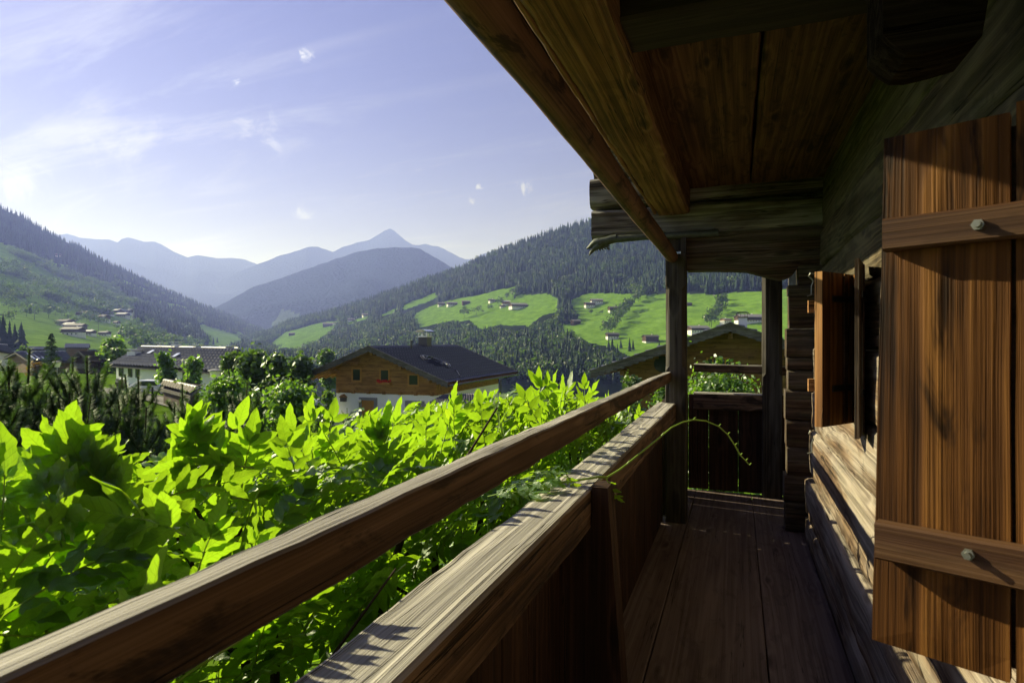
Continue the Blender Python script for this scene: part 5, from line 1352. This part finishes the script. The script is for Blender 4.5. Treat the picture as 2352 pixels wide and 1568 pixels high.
def crown(n, lobes, leaf, seed, aspect=1.6, flat=0.0):
    """leaf-sized faces spread through lobes (cx,cy,cz,r); returns V, F, tint"""
    g = np.random.default_rng(seed); lob = np.array(lobes); wts = lob[:, 3] ** 2.2; which = g.choice(len(lob), n, p=wts / wts.sum())
    d = g.normal(0, 1, (n, 3)); d /= np.linalg.norm(d, axis=1)[:, None]
    rr = g.uniform(0.1, 1.15, n) ** 0.5 * (1 + 0.28 * np.sin(d[:, 0] * 7 + which) * np.cos(d[:, 2] * 6 + which * 2))
    P = lob[which, :3] + d * (rr * lob[which, 3])[:, None] * 0.55 + g.normal(0, 0.34, (n, 3)) * lob[which, 3][:, None] + np.array([0, 0, 1.0]) * (np.abs(g.normal(0, .18, n)) * lob[which, 3])[:, None]
    nrm = d * 0.7 + g.normal(0, 0.75, (n, 3)) + np.array([0, 0, .35]); nrm /= np.linalg.norm(nrm, axis=1)[:, None]
    a = np.cross(nrm, g.normal(0, 1, (n, 3))); a /= np.linalg.norm(a, axis=1)[:, None] + 1e-9; b_ = np.cross(nrm, a)
    s_ = leaf * g.uniform(0.6, 1.25, n)[:, None]
    V = np.stack([P - a * s_ * aspect * .5, P + b_ * s_ * .5 + nrm * s_ * .12, P + a * s_ * aspect * .55, P - b_ * s_ * .5 + nrm * s_ * .12], 1).reshape(-1, 3)
    i0 = np.arange(n) * 4
    tint = np.repeat(np.clip(g.normal(0.45, 0.2, n) + 0.25 * np.sin(which * 1.7), 0, 1), 4)
    return V, np.stack([i0, i0 + 1, i0 + 2, i0 + 3], 1), tint

def leafy(name, label, cat, px, py_top, f, halfw_px, n, leaf, mat, seed, depth_m=None, lob_n=10, ground=True, bare=0.12, group=None, zb=None):
    p = at(px, py_top, f); gz = ground_z(p.x, p.y) if zb is None else zb; H = p.z - gz; hw = halfw_px / FPX * f
    rt = empty(name, (p.x, p.y, gz)); tag(rt, label, cat, group)
    g = random.Random(seed); lobes = []
    for i in range(lob_n):
        t_ = g.uniform(bare + .12, .96) if i else .88
        wid = hw * (1.0 if t_ < .6 else max(.25, 1.15 - 1.0 * (t_ - .45) * 1.6)); th = g.uniform(0, 6.28); q = g.uniform(.05, .62) * wid
        r_ = g.uniform(.38, .66) * hw if H > hw else g.uniform(.34, .5) * H
        z = min(H * t_, H - r_ * .9); lobes.append((q * math.cos(th), q * math.sin(th), z, r_))
    V, F, T = crown(n, lobes, leaf, seed)
    child('crown' if H > 2.5 else 'foliage', build_mesh('crown', V, [F], M[mat], tint=T), rt)
    b = MB(); b.tube([(0, 0, -.2), (.03 * hw, 0, H * .35), (0, .03 * hw, H * .7)], [max(.03, H * .018), H * .012, H * .006], 8)
    for (x, y, z, r_) in lobes: b.tube([(0.01, 0, max(.1, z * .45)), (x * .5, y * .5, z * .78), (x, y, z)], [H * .007, H * .005, H * .002], 5)
    child('trunk', b.mesh('trunk', M['bark'], True), rt)
    return rt

leafy('broadleaf_tree', 'bushy green tree at the left end of the dark tree group by the tiled house', 'tree', 575, 812, 44, 46, 5200, .30, 'leaf_tree', 1)
leafy('broadleaf_tree', 'broad dark olive tree in the middle of the tree group by the tiled house', 'tree', 632, 820, 42, 50, 5600, .30, 'leaf_tree', 2)
leafy('broadleaf_tree', 'dark tree right beside the left eaves of the tiled house', 'tree', 690, 826, 46, 40, 5000, .30, 'leaf_tree', 3)
leafy('broadleaf_tree', 'paler rounded tree standing farther off above the left eaves of the tiled house', 'tree', 750, 806, 120, 26, 2600, .55, 'leaf_tree', 4)
leafy('broadleaf_tree', 'small tree in front of the right end of the long tiled roof', 'tree', 538, 820, 48, 34, 3800, .28, 'leaf_tree', 5)
leafy('broadleaf_tree', 'slim light young tree in front of the middle of the long tiled roof', 'tree', 378, 809, 60, 24, 1500, .28, 'leaf_gloss', 6)
leafy('broadleaf_tree', 'light bushy young tree right of the slim one before the long roof', 'tree', 440, 824, 55, 32, 2000, .26, 'leaf_gloss', 7)
leafy('broadleaf_tree', 'yellowish green tree crown behind the dark chalet', 'tree', 255, 783, 120, 38, 4200, .5, 'leaf_gloss', 8)
leafy('broadleaf_tree', 'autumn-tinged tree at the left corner of the long roof', 'tree', 268, 802, 105, 22, 1300, .42, 'leaf_tree', 9)
leafy('shrub', 'orange-brown shrub beside the dark spruce', 'shrub', 88, 836, 110, 24, 1200, .4, 'leaf_orange', 10)
leafy('shrub', 'round dark bush left of the dark spruce behind the solar house', 'shrub', 54, 797, 160, 12, 700, .5, 'leaf_tree', 11)
leafy('shrub', 'glossy leafed bush below the lantern lamp near the middle', 'shrub', 520, 866, 14, 75, 8000, .075, 'leaf_gloss', 12, lob_n=20, bare=.4)
leafy('shrub', 'glossy dense bush in front of the white wall of the tiled house', 'shrub', 668, 886, 13, 82, 9000, .075, 'leaf_gloss', 13, lob_n=22, bare=.4)
leafy('shrub', 'dark low shrub between the two glossy bushes', 'shrub', 590, 905, 15, 40, 2200, .08, 'leaf_tree', 14)
leafy('shrub', 'hedge bush at the corner of the white ground floor', 'shrub', 752, 900, 33, 26, 1500, .16, 'leaf_tree', 15)
leafy('fruit_bush', 'leafy fruit bush seen between the far balcony rails', 'shrub', 1650, 872, 9.5, 150, 22000, .05, 'leaf_gloss', 16, lob_n=30, bare=.56)
leafy('fruit_bush', 'leafy bush left of the near post below the chalet eaves', 'shrub', 1530, 868, 10.5, 40, 6000, .05, 'leaf_gloss', 17, lob_n=14, bare=.5)
leafy('fruit_bush', 'dark green bush under the left eaves of the honey chalet', 'shrub', 1450, 868, 26, 40, 2000, .14, 'leaf_tree', 18, lob_n=8)
b = MB(); p = at(1651, 826, 9.2)
V, F, T = crown(60, [(0, 0, 0, .05), (0.01, 0, -.09, .06), (-.02, 0, -.2, .07)], .05, 5)
# tall shoot of the fruit bush
sh_ = link('leafy_shoot', build_mesh('leafy_shoot', V, [F], M['leaf_gloss'], tint=T)); sh_.location = p
fb = [o for o in bpy.data.objects if o.name.startswith('fruit_bush')][0]; bpy.context.view_layer.update(); sh_.parent = fb; sh_.matrix_parent_inverse = fb.matrix_basis.inverted()

# the near dark spruce on the left
def big_spruce(px, top, f, hw_px, label, seed):
    p = at(px, top, f); gz = ground_z(p.x, p.y); H = p.z - gz; hw = hw_px / FPX * f; g = np.random.default_rng(seed)
    rt = empty('spruce', (p.x, p.y, gz)); tag(rt, label, 'tree')
    Vs = []; T = []
    for i in range(190):
        t_ = (i / 190) ** 1.0; z = H * (.06 + .93 * t_); L_ = hw * (1 - t_) ** .8 * g.uniform(.6, 1.15) + .12; th = g.uniform(0, 6.28)
        for k in range(26):
            s_ = (k + g.uniform(0, 1)) / 26; droop = -.28 * L_ * s_ + .18 * L_ * s_ * s_
            base = np.array([math.cos(th) * L_ * s_, math.sin(th) * L_ * s_, z + droop]); side = np.array([-math.sin(th), math.cos(th), 0]) * g.choice([-1, 1]) * (L_ * .22 * (1.1 - s_) + .08)
            d_ = np.array([math.cos(th), math.sin(th), -.15]) * .14; e_ = side + d_ + np.array([0, 0, g.uniform(-.16, .02)]); w_ = np.array([0, 0, .07]) + d_ * .35
            Vs += [base, base + w_, base + e_]; T += [g.uniform(.1, .7)] * 3
    V = np.array(Vs); F = np.arange(len(V)).reshape(-1, 3)
    child('crown', build_mesh('crown', V, [F], M['spruce'], tint=T), rt)
    b = MB(); b.tube([(0, 0, -.3), (0, 0, H * .97)], [H * .016, .01], 8); child('trunk', b.mesh('trunk', M['bark']), rt)
big_spruce(118, 764, 100, 26, 'dark pointed spruce rising between the solar house and the dark chalet', 1)
big_spruce(602, 815, 150, 4, 'thin dead-topped spruce spike above the tree group', 2)

# young mountain pines: upright candles, bottle-brush needles
def pine_tpl(seed, H=3.4):
    g = random.Random(seed); shoots = []; b = MB()
    def shoot(p0, d, L_, r_):
        pts = []; p = Vector(p0); dd = Vector(d).normalized(); n = 7
        for i in range(n + 1):
            pts.append(p.copy()); dd = (dd + Vector((0, 0, .13)) + Vector((g.uniform(-.05, .05), g.uniform(-.05, .05), 0))).normalized(); p = p + dd * (L_ / n)
        b.tube(pts, [r_ * (1 - .6 * i / n) for i in range(n + 1)], 5); shoots.append(pts); return pts
    tr = shoot((0, 0, 0), (0, 0, 1), H, .022)
    z = .7
    while z < H - .22:
        k = 5 if z < H * .8 else 4; a0 = g.uniform(0, 6)
        L_ = .24 + .58 * (1 - z / H)
        for i in range(k):
            th = a0 + 6.283 * i / k + g.uniform(-.3, .3); i0 = min(6, int(z / H * 7)); fr = z / H * 7 - i0; p0 = tr[i0].lerp(tr[i0 + 1], fr)
            pts = shoot(p0, (math.cos(th), math.sin(th), .75), L_ * g.uniform(.8, 1.2), .007)
            for q in range(3):
                pp = pts[g.randrange(3, 7)]; t2 = th + g.uniform(-1.2, 1.2); shoot(pp, (math.cos(t2) * .8, math.sin(t2) * .8, .8), L_ * g.uniform(.35, .6), .004)
        z += .25
    gg = np.random.default_rng(seed); Vs = []
    for si, pts in enumerate(shoots):
        for i in range(len(pts) - 1):
            if si == 0 and i < 4: continue
            a, c = np.array(pts[i]), np.array(pts[i + 1]); t = c - a; L_ = np.linalg.norm(t); t = t / L_; m_ = int(L_ * 900) + 1
            u = gg.uniform(0, 1, (m_, 1)); P = a + (c - a) * u; r_ = gg.normal(0, 1, (m_, 3)); r_ -= (r_ @ t)[:, None] * t; r_ /= np.linalg.norm(r_, axis=1)[:, None]
            nl = gg.uniform(.04, .07, (m_, 1)); tip = P + (r_ * .85 + t * .42) * nl; sd = np.cross(r_, t) * .0032
            Vs.append(np.stack([P - sd, P + sd, tip], 1).reshape(-1, 3))
    V = np.concatenate(Vs); F = np.arange(len(V)).reshape(-1, 3); T = np.repeat(gg.uniform(.1, .9, len(F)), 3)
    return build_mesh('needles', V, [F], M['needle'], tint=T), b.mesh('trunk', M['bark'], True)
PT = [pine_tpl(s) for s in (3, 8, 15)]
def pine(px, py, f, k, label):
    p = at(px, py, f); gz = ground_z(p.x, p.y); s_ = (p.z - gz) / 3.42
    rt = empty('mountain_pine', (p.x, p.y, gz), rng.uniform(0, 6)); rt.scale = (s_ * .88, s_ * .88, s_); tag(rt, label, 'pine', 'young mountain pines left of the vine')
    child('needles', PT[k % 3][0], rt); child('trunk', PT[k % 3][1], rt)
for k, (px, py, f, lab) in enumerate(((6, 772, 6.6, 'young pine at the left edge, the tallest of the pines'), (31, 795, 7.2, 'young pine second from the left edge'), (58, 826, 7.0, 'young pine with forked tips below the tan gable'), (80, 846, 8.2, 'bushy young pine below the orange shrub'),
                                      (152, 817, 7.4, 'straight slim young pine in front of the dark chalet'), (126, 858, 7.8, 'shorter young pine left of the slim one before the dark chalet'), (181, 844, 8.0, 'young pine just right of the slim pine before the dark chalet'), (221, 814, 7.3, 'tall young pine before the left corner of the long house'),
                                      (260, 868, 8.4, 'young pine below the wood shed'), (303, 860, 8.8, 'young pine left of the two before the garage'), (324, 857, 8.4, 'young pine beside the parked car'), (360, 850, 8.2, 'dark young pine in front of the garage roof'),
                                      (400, 878, 8.8, 'low young pine by the fence end'), (455, 900, 9.2, 'low young pine under the young broadleaf trees'), (515, 872, 8.8, 'young pine in front of the glossy bush under the lamp'), (560, 935, 8.6, 'low pine in the gap between glossy bushes'), (200, 905, 6.6, 'low dense pine behind the big upright vine leaf'), (100, 900, 6.3, 'low dense pine at the left behind the vine tips'),
                                      (20, 870, 5.8, 'low dense pine at the left edge behind the vine'), (300, 930, 6.9, 'low dense pine in the middle behind the vine'), (60, 885, 6.9, 'low dense pine between the left edge and the big vine leaf'), (150, 895, 7.2, 'low dense pine under the slim pine'), (250, 915, 7.5, 'low dense pine below the wood shed'), (350, 905, 7.6, 'low dense pine below the garage'), (420, 925, 8.0, 'low dense pine below the fence end'), (805, 935, 20, 'small pine by the front door of the tiled house'))):
    pine(px, py, f, k, lab)

# ------------------------------------------------------------------ the vine along the railing
vine = empty('climbing_vine', (-1.2, 1.5, -4.9)); tag(vine, 'big climbing vine with bright green backlit feather leaves along the railing', 'climbing plant')
def leaf_tpl(seed, nl, nw):
    g = random.Random(seed); V = []; UV = []; ph = g.uniform(0, 6); cur = g.uniform(-.12, .34); wv = g.uniform(.7, 1.3)
    for i in range(nl + 1):
        t = i / nl
        wd = .205 * (math.sin(math.pi * min(1, t ** .74)) ** .9 if 0 < t < 1 else 0) * (1 + .0) + (.0 if t > .97 else .012) * (0 < i < nl)
        for k in range(nw + 1):
            w_ = 2 * k / nw - 1
            edge = abs(w_)
            ww = wd * (1 + .10 * math.sin(t * 34 * wv + ph + 2 * k) * (edge > .9)) * (1 + .03 * math.sin(t * 61 + ph))
            zz = .16 * wd * edge - cur * t * t + .032 * math.sin(t * 17 * wv + ph + w_) * edge * wv
            V.append((t, ww * w_, zz)); UV.append((t, w_))
    F = [(i * (nw + 1) + k, (i + 1) * (nw + 1) + k, (i + 1) * (nw + 1) + k + 1, i * (nw + 1) + k + 1) for i in range(nl) for k in range(nw)]
    return np.array(V), np.array(F), np.array(UV)
T_HI = [leaf_tpl(s, 16, 6) for s in range(7)]; T_MD = [leaf_tpl(s + 20, 9, 4) for s in range(6)]; T_LO = [leaf_tpl(s + 40, 5, 2) for s in range(5)]
leaves = []          # (P, X, Y, Z, length, widthscale, tint)
rach = MB()
g = random.Random(5)
def compound(p, d, n, L_, npair, ls, tint, term=True, rr=.0016):
    d = d.normalized(); sd = d.cross(n)
    if sd.length < .05: sd = d.cross(Vector((.3, .8, .2)))
    sd.normalize(); n = sd.cross(d).normalized(); droop = g.uniform(.0, .55)
    def pos(s_): return p + d * (L_ * s_) - Vector((0, 0, droop * L_ * .35 * s_ * s_)) + n * (.06 * L_ * math.sin(s_ * 2.5))
    rach.tube([pos(0), pos(.33), pos(.66), pos(1)], [rr * 1.5, rr * 1.2, rr, rr * .6], 4, cap=False)
    for i in range(npair):
        s_ = .22 + .74 * i / max(1, npair - 1); q = pos(s_)
        for sg in (-1, 1):
            if g.random() < .04: continue
            a = R(g.uniform(42, 68)); X = d * math.cos(a) + sd * (sg * math.sin(a)) + Vector((0, 0, g.uniform(-.22, .30)))
            Z = n + Vector((g.gauss(0, .26), g.gauss(0, .26), g.gauss(0, .2)))
            leaves.append((q, X, Z, ls * g.uniform(.78, 1.15) * (1 - .22 * abs(s_ - .55)), g.uniform(.85, 1.2), min(1, max(0, tint + g.gauss(0, .12)))))
    if term: leaves.append((pos(1), d + Vector((0, 0, g.uniform(-.1, .15))), n + Vector((g.gauss(0, .3), g.gauss(0, .3), 0)), ls * g.uniform(1.0, 1.3), 1.0, tint))
def ztop(x, y):
    b_ = np.interp(y, [-.6, .3, .9, 1.2, 1.5, 2.05, 2.5, 3.07, 3.75, 4.5, 5.0, 5.6], [-.24, -.24, -.20, -.24, -.29, -.32, -.27, -.20, -.26, -.40, -.5, -.66])
    return b_ - .10 * max(0, -x - 1.15) - .80 * max(0, x + .95) + .05 * nz(x * 2.3, y * 2.3)
SIL = ([-600, 0, 100, 250, 400, 600, 800, 1000, 1100, 1200, 1300, 1400, 1500, 1560], [1010, 1060, 1040, 1000, 945, 955, 925, 912, 900, 865, 855, 870, 915, 950])
cnt = 0
while cnt < 3500:
    x = -g.uniform(.70, 2.15); y = g.uniform(-.75, 5.3)
    dep = g.expovariate(1 / .22) if g.random() < .66 else g.uniform(.3, 1.55)
    if dep > 1.6: continue
    z = ztop(x, y) - dep - .05
    if x > -1.0 and z > -.52 and g.random() < .5: continue
    p = Vector((x, y, z)); f = -x * SN + y * CS
    if p.length < .85: continue
    n = (SUN + Vector((g.gauss(0, .42), g.gauss(0, .42), g.gauss(0, .35)))).normalized()      # leaves turn to the sun
    if g.random() < .22: n = Vector((g.gauss(0, .6), g.gauss(0, .6), 1.0)).normalized()
    d = Vector((g.gauss(0, .8), g.gauss(0, .8) + .25, g.gauss(0, .6) + (.65 if dep < .3 else .1))); d = (d - n * d.dot(n))
    if d.length < .2: continue
    d.normalize()
    L_ = g.uniform(.13, .24)
    tip = p + d * L_
    if tip.x > -.68 - .07 or tip.length < .8: continue
    if max(p.z + .02, tip.z) > ztop(tip.x, tip.y) - .05 - .05 * nz(x * 5, y * 5): continue
    tx, ty, tf = topx(tip)
    if tf > .2 and ty - .075 * .7 * FPX / tf < np.interp(tx, SIL[0], SIL[1]) + 26 * nz(tx * .016, tf): continue
    compound(p, d, n, L_, g.choice((4, 5, 5, 6)), g.uniform(.052, .082), g.uniform(.0, .8)); cnt += 1
# taller tips that stand out of the mass, as in the photograph
for (px, py, f, L_, ls, ax, el_) in ((140, 985, 1.10, .12, .085, 200, 60), (175, 893, 1.08, .10, .090, 70, 75), (95, 965, 1.04, .13, .080, 160, 45), (240, 950, 1.15, .12, .085, 20, 60), (15, 940, 1.0, .12, .085, 120, 70), (20, 1000, .98, .12, .080, 30, 55), (420, 905, 1.5, .14, .085, 150, 55), (455, 905, 1.5, .14, .085, 80, 75), (500, 930, 1.55, .14, .082, 30, 60), (570, 905, 1.65, .14, .080, 60, 70), (640, 940, 1.7, .16, .082, 120, 50), (690, 888, 1.95, .22, .080, 165, 60), (715, 890, 1.95, .18, .080, 120, 75), (775, 890, 2.0, .20, .080, 70, 80), (890, 882, 1.95, .22, .095, 100, 80), (905, 900, 1.95, .18, .085, 40, 65), (850, 930, 1.9, .2, .08, 150, 60), (1045, 870, 2.3, .22, .080, 110, 80), (1060, 885, 2.3, .2, .08, 60, 60), (1240, 835, 2.75, .22, .085, 100, 80), (1215, 840, 2.7, .24, .085, 165, 55), (1280, 835, 2.8, .22, .085, 60, 75), (1320, 845, 2.95, .22, .08, 50, 65), (1345, 850, 3.1, .22, .08, 80, 80), (1400, 875, 3.5, .2, .08, 80, 80), (1375, 870, 3.3, .2, .08, 40, 60), (1185, 860, 2.6, .22, .08, 150, 60), (1130, 885, 2.45, .22, .08, 130, 65), (1470, 915, 4.2, .2, .075, 80, 70), (1440, 880, 4.0, .2, .075, 100, 70), (340, 1215, .86, .09, .095, 130, 70), (420, 1240, .90, .10, .085, 40, 35), (130, 1110, .95, .11, .105, 170, 20), (220, 1090, 1.0, .11, .090, 40, 60), (520, 1100, 1.15, .12, .080, 60, 70), (150, 930, 1.06, .11, .085, 150, 60), (190, 905, 1.1, .11, .09, 60, 78), (110, 950, 1.03, .12, .085, 170, 50), (60, 985, 1.0, .12, .085, 140, 55), (270, 990, 1.2, .12, .08, 50, 70), (430, 925, 1.48, .14, .085, 130, 60), (470, 915, 1.5, .14, .085, 60, 75), (520, 925, 1.55, .14, .085, 30, 60), (590, 918, 1.6, .14, .085, 80, 75), (655, 905, 1.8, .18, .085, 140, 60), (840, 920, 1.9, .18, .08, 120, 60), (930, 905, 2.0, .18, .08, 60, 60), (980, 905, 2.2, .18, .08, 100, 70), (1100, 880, 2.5, .2, .08, 110, 70), (1260, 838, 2.75, .2, .085, 90, 75), (1300, 842, 2.9, .2, .08, 70, 70), (600, 1130, 1.2, .12, .075, 100, 75)):
    th = R(ax); d = Vector((CS, SN, 0)) * math.cos(th) * math.cos(R(el_)) + Vector((0, 0, 1)) * math.sin(R(el_)) + Vector((-SN, CS, 0)) * math.sin(th) * .3
    p = at(px, py, f) - d.normalized() * (L_ + ls * 1.1)
    ls *= .88
    compound(p, d, Vector((-.62 + g.gauss(0, .22), .38 + g.gauss(0, .25), .42)), L_, 4, ls, g.uniform(.35, .8))
# leaves lying over the parapet beam by the shoot
for (px, py, L_, ax) in ((1150, 1120, .16, 10), (1195, 1105, .14, -10), (1215, 1130, .12, 25), (1165, 1150, .15, -20), (1120, 1140, .14, 30)):
    p = onx(px, py, -.74); p.z = max(p.z, -.50); th = R(ax)
    compound(p, Vector((math.cos(th), math.sin(th) * .5, .16)), Vector((-.2, -.3, 1)), L_, 4, .062, .8)
for (px, py) in ((1300, 1094), (1392, 1105)):
    p = at(px, py, 2.02 if px < 1350 else 2.06); compound(p + Vector((0, 0, .01)), Vector((.3, .2, -.5)), Vector((-.4, -.6, .5)), .07, 3, .032, .85)

allV, allF, allT, allU, o = [], [], [], [], 0
for (q, X, Z, ls, ws, tn) in leaves:
    fdist = q.length
    TV, TF, TU = g.choice(T_HI if fdist < 1.5 else (T_MD if fdist < 2.6 else T_LO))
    X = X.normalized(); Y = Z.cross(X)
    if Y.length < .05: continue
    Y.normalize(); Zz = X.cross(Y)
    Mx = np.array([[X.x, Y.x, Zz.x], [X.y, Y.y, Zz.y], [X.z, Y.z, Zz.z]])
    W_ = (TV * np.array([ls, ls * ws, ls])) @ Mx.T + np.array(q)
    allV.append(W_); allF.append(TF + o); allT.append(np.full(len(TV), tn)); allU.append(TU); o += len(TV)
me = build_mesh('foliage', np.concatenate(allV), [np.concatenate(allF)], M['leaf_vine'], tint=np.concatenate(allT), uv=np.concatenate(allU), smooth=True)
link('foliage', me, vine)
rach.obj('leaf_stalks', M['shoot'], vine)
for i in range(16):          # woody stems up from the ground
    x = -g.uniform(.85, 1.35); y = -.3 + 5.2 * i / 16 + g.uniform(-.15, .15)
    b = MB(); pts_ = []; n = 26; ph = g.uniform(0, 6)
    top = ztop(x, y) - .28
    for k in range(n + 1):
        t_ = k / n; z = -5.0 + (top + 5.0) * t_
        pts_.append(Vector((x + .10 * math.sin(t_ * 7 + ph) * t_ + .03 * nz(z * 3, i), y + .12 * math.cos(t_ * 6 + ph * 2) * t_ + .03 * nz(z * 3, i + 9), z)))
    r0 = g.uniform(.012, .022); b.tube(pts_, [r0 * (1.2 - .6 * k / n) for k in range(n + 1)], 7)
    for q in range(9):
        k0 = g.randrange(15, n); p = pts_[k0]; th = g.uniform(0, 6.28); L_ = g.uniform(.2, .5); d = Vector((math.cos(th), math.sin(th), g.uniform(.2, 1.1)))
        pp = [p, p + d * L_ * .4 + Vector((0, 0, -.01)), p + d * L_ * .75, p + d * L_ + Vector((.02, .02, .04))]
        if max(v.x for v in pp) > -.68: continue
        b.tube(pp, [r0 * .5, r0 * .4, r0 * .3, r0 * .18], 5)
    b.obj('stem', M['twig'], vine, True)
# the long green shoot arching over the balcony
raw = [(570, 468), (640, 465), (700, 458), (770, 452), (830, 440), (870, 428), (900, 410), (940, 385), (980, 355), (1060, 290), (1115, 245), (1170, 200), (1230, 150), (1290, 122), (1350, 108), (1420, 115), (1490, 145), (1540, 190), (1580, 250), (1610, 305), (1640, 335), (1660, 360)]
pts_ = []
for i, (u, v) in enumerate(raw):
    f = 2.03 + .62 * (i / 21) ** 1.1; p = at(1033.6 + u / 2.4144, 918.7 + v / 2.4144, f)
    if i < 5: p.z = max(p.z, -.482)
    pts_.append(p)
pts_ = [onx(1215, 1118, -.68)] + pts_
b = MB(); b.tube(pts_, [.0042] * 6 + [.0040 - .00011 * k for k in range(len(pts_) - 6)], 8)
for k in (9, 12, 15, 17, 18, 19, 20, 21, 22):
    p = pts_[k]; b.tube([p, p + Vector((.006, .002, .008)), p + Vector((.010, .004, .020 if k < 14 else .010))], [.003, .0022, .0006], 5)
b.obj('shoot', M['shoot'], vine, True)

# ------------------------------------------------------------------ the valley's air
HZ = (-9500, -3000, -120, 10500, 12500, 1640)
b = MB(); x0, y0, z0, x1, y1, z1 = HZ
b.box((x0, y0, z0), (x1, y1, z1))
mh = bpy.data.materials.new('valley haze'); mh.use_nodes = True; t = NT(mh.node_tree)
pv = t.n('ShaderNodeVolumePrincipled', ins={'Color': (0.275, 0.355, 1.0, 1), 'Absorption Color': (1, 1, 1, 1), 'Density': 0.000185, 'Anisotropy': 0.30})
t.n('ShaderNodeOutputMaterial', ins={'Volume': pv.outputs[0]})
hz_ = link('haze', build_mesh('haze', b.V, b.F, mh)); tag(hz_, kind='stuff')
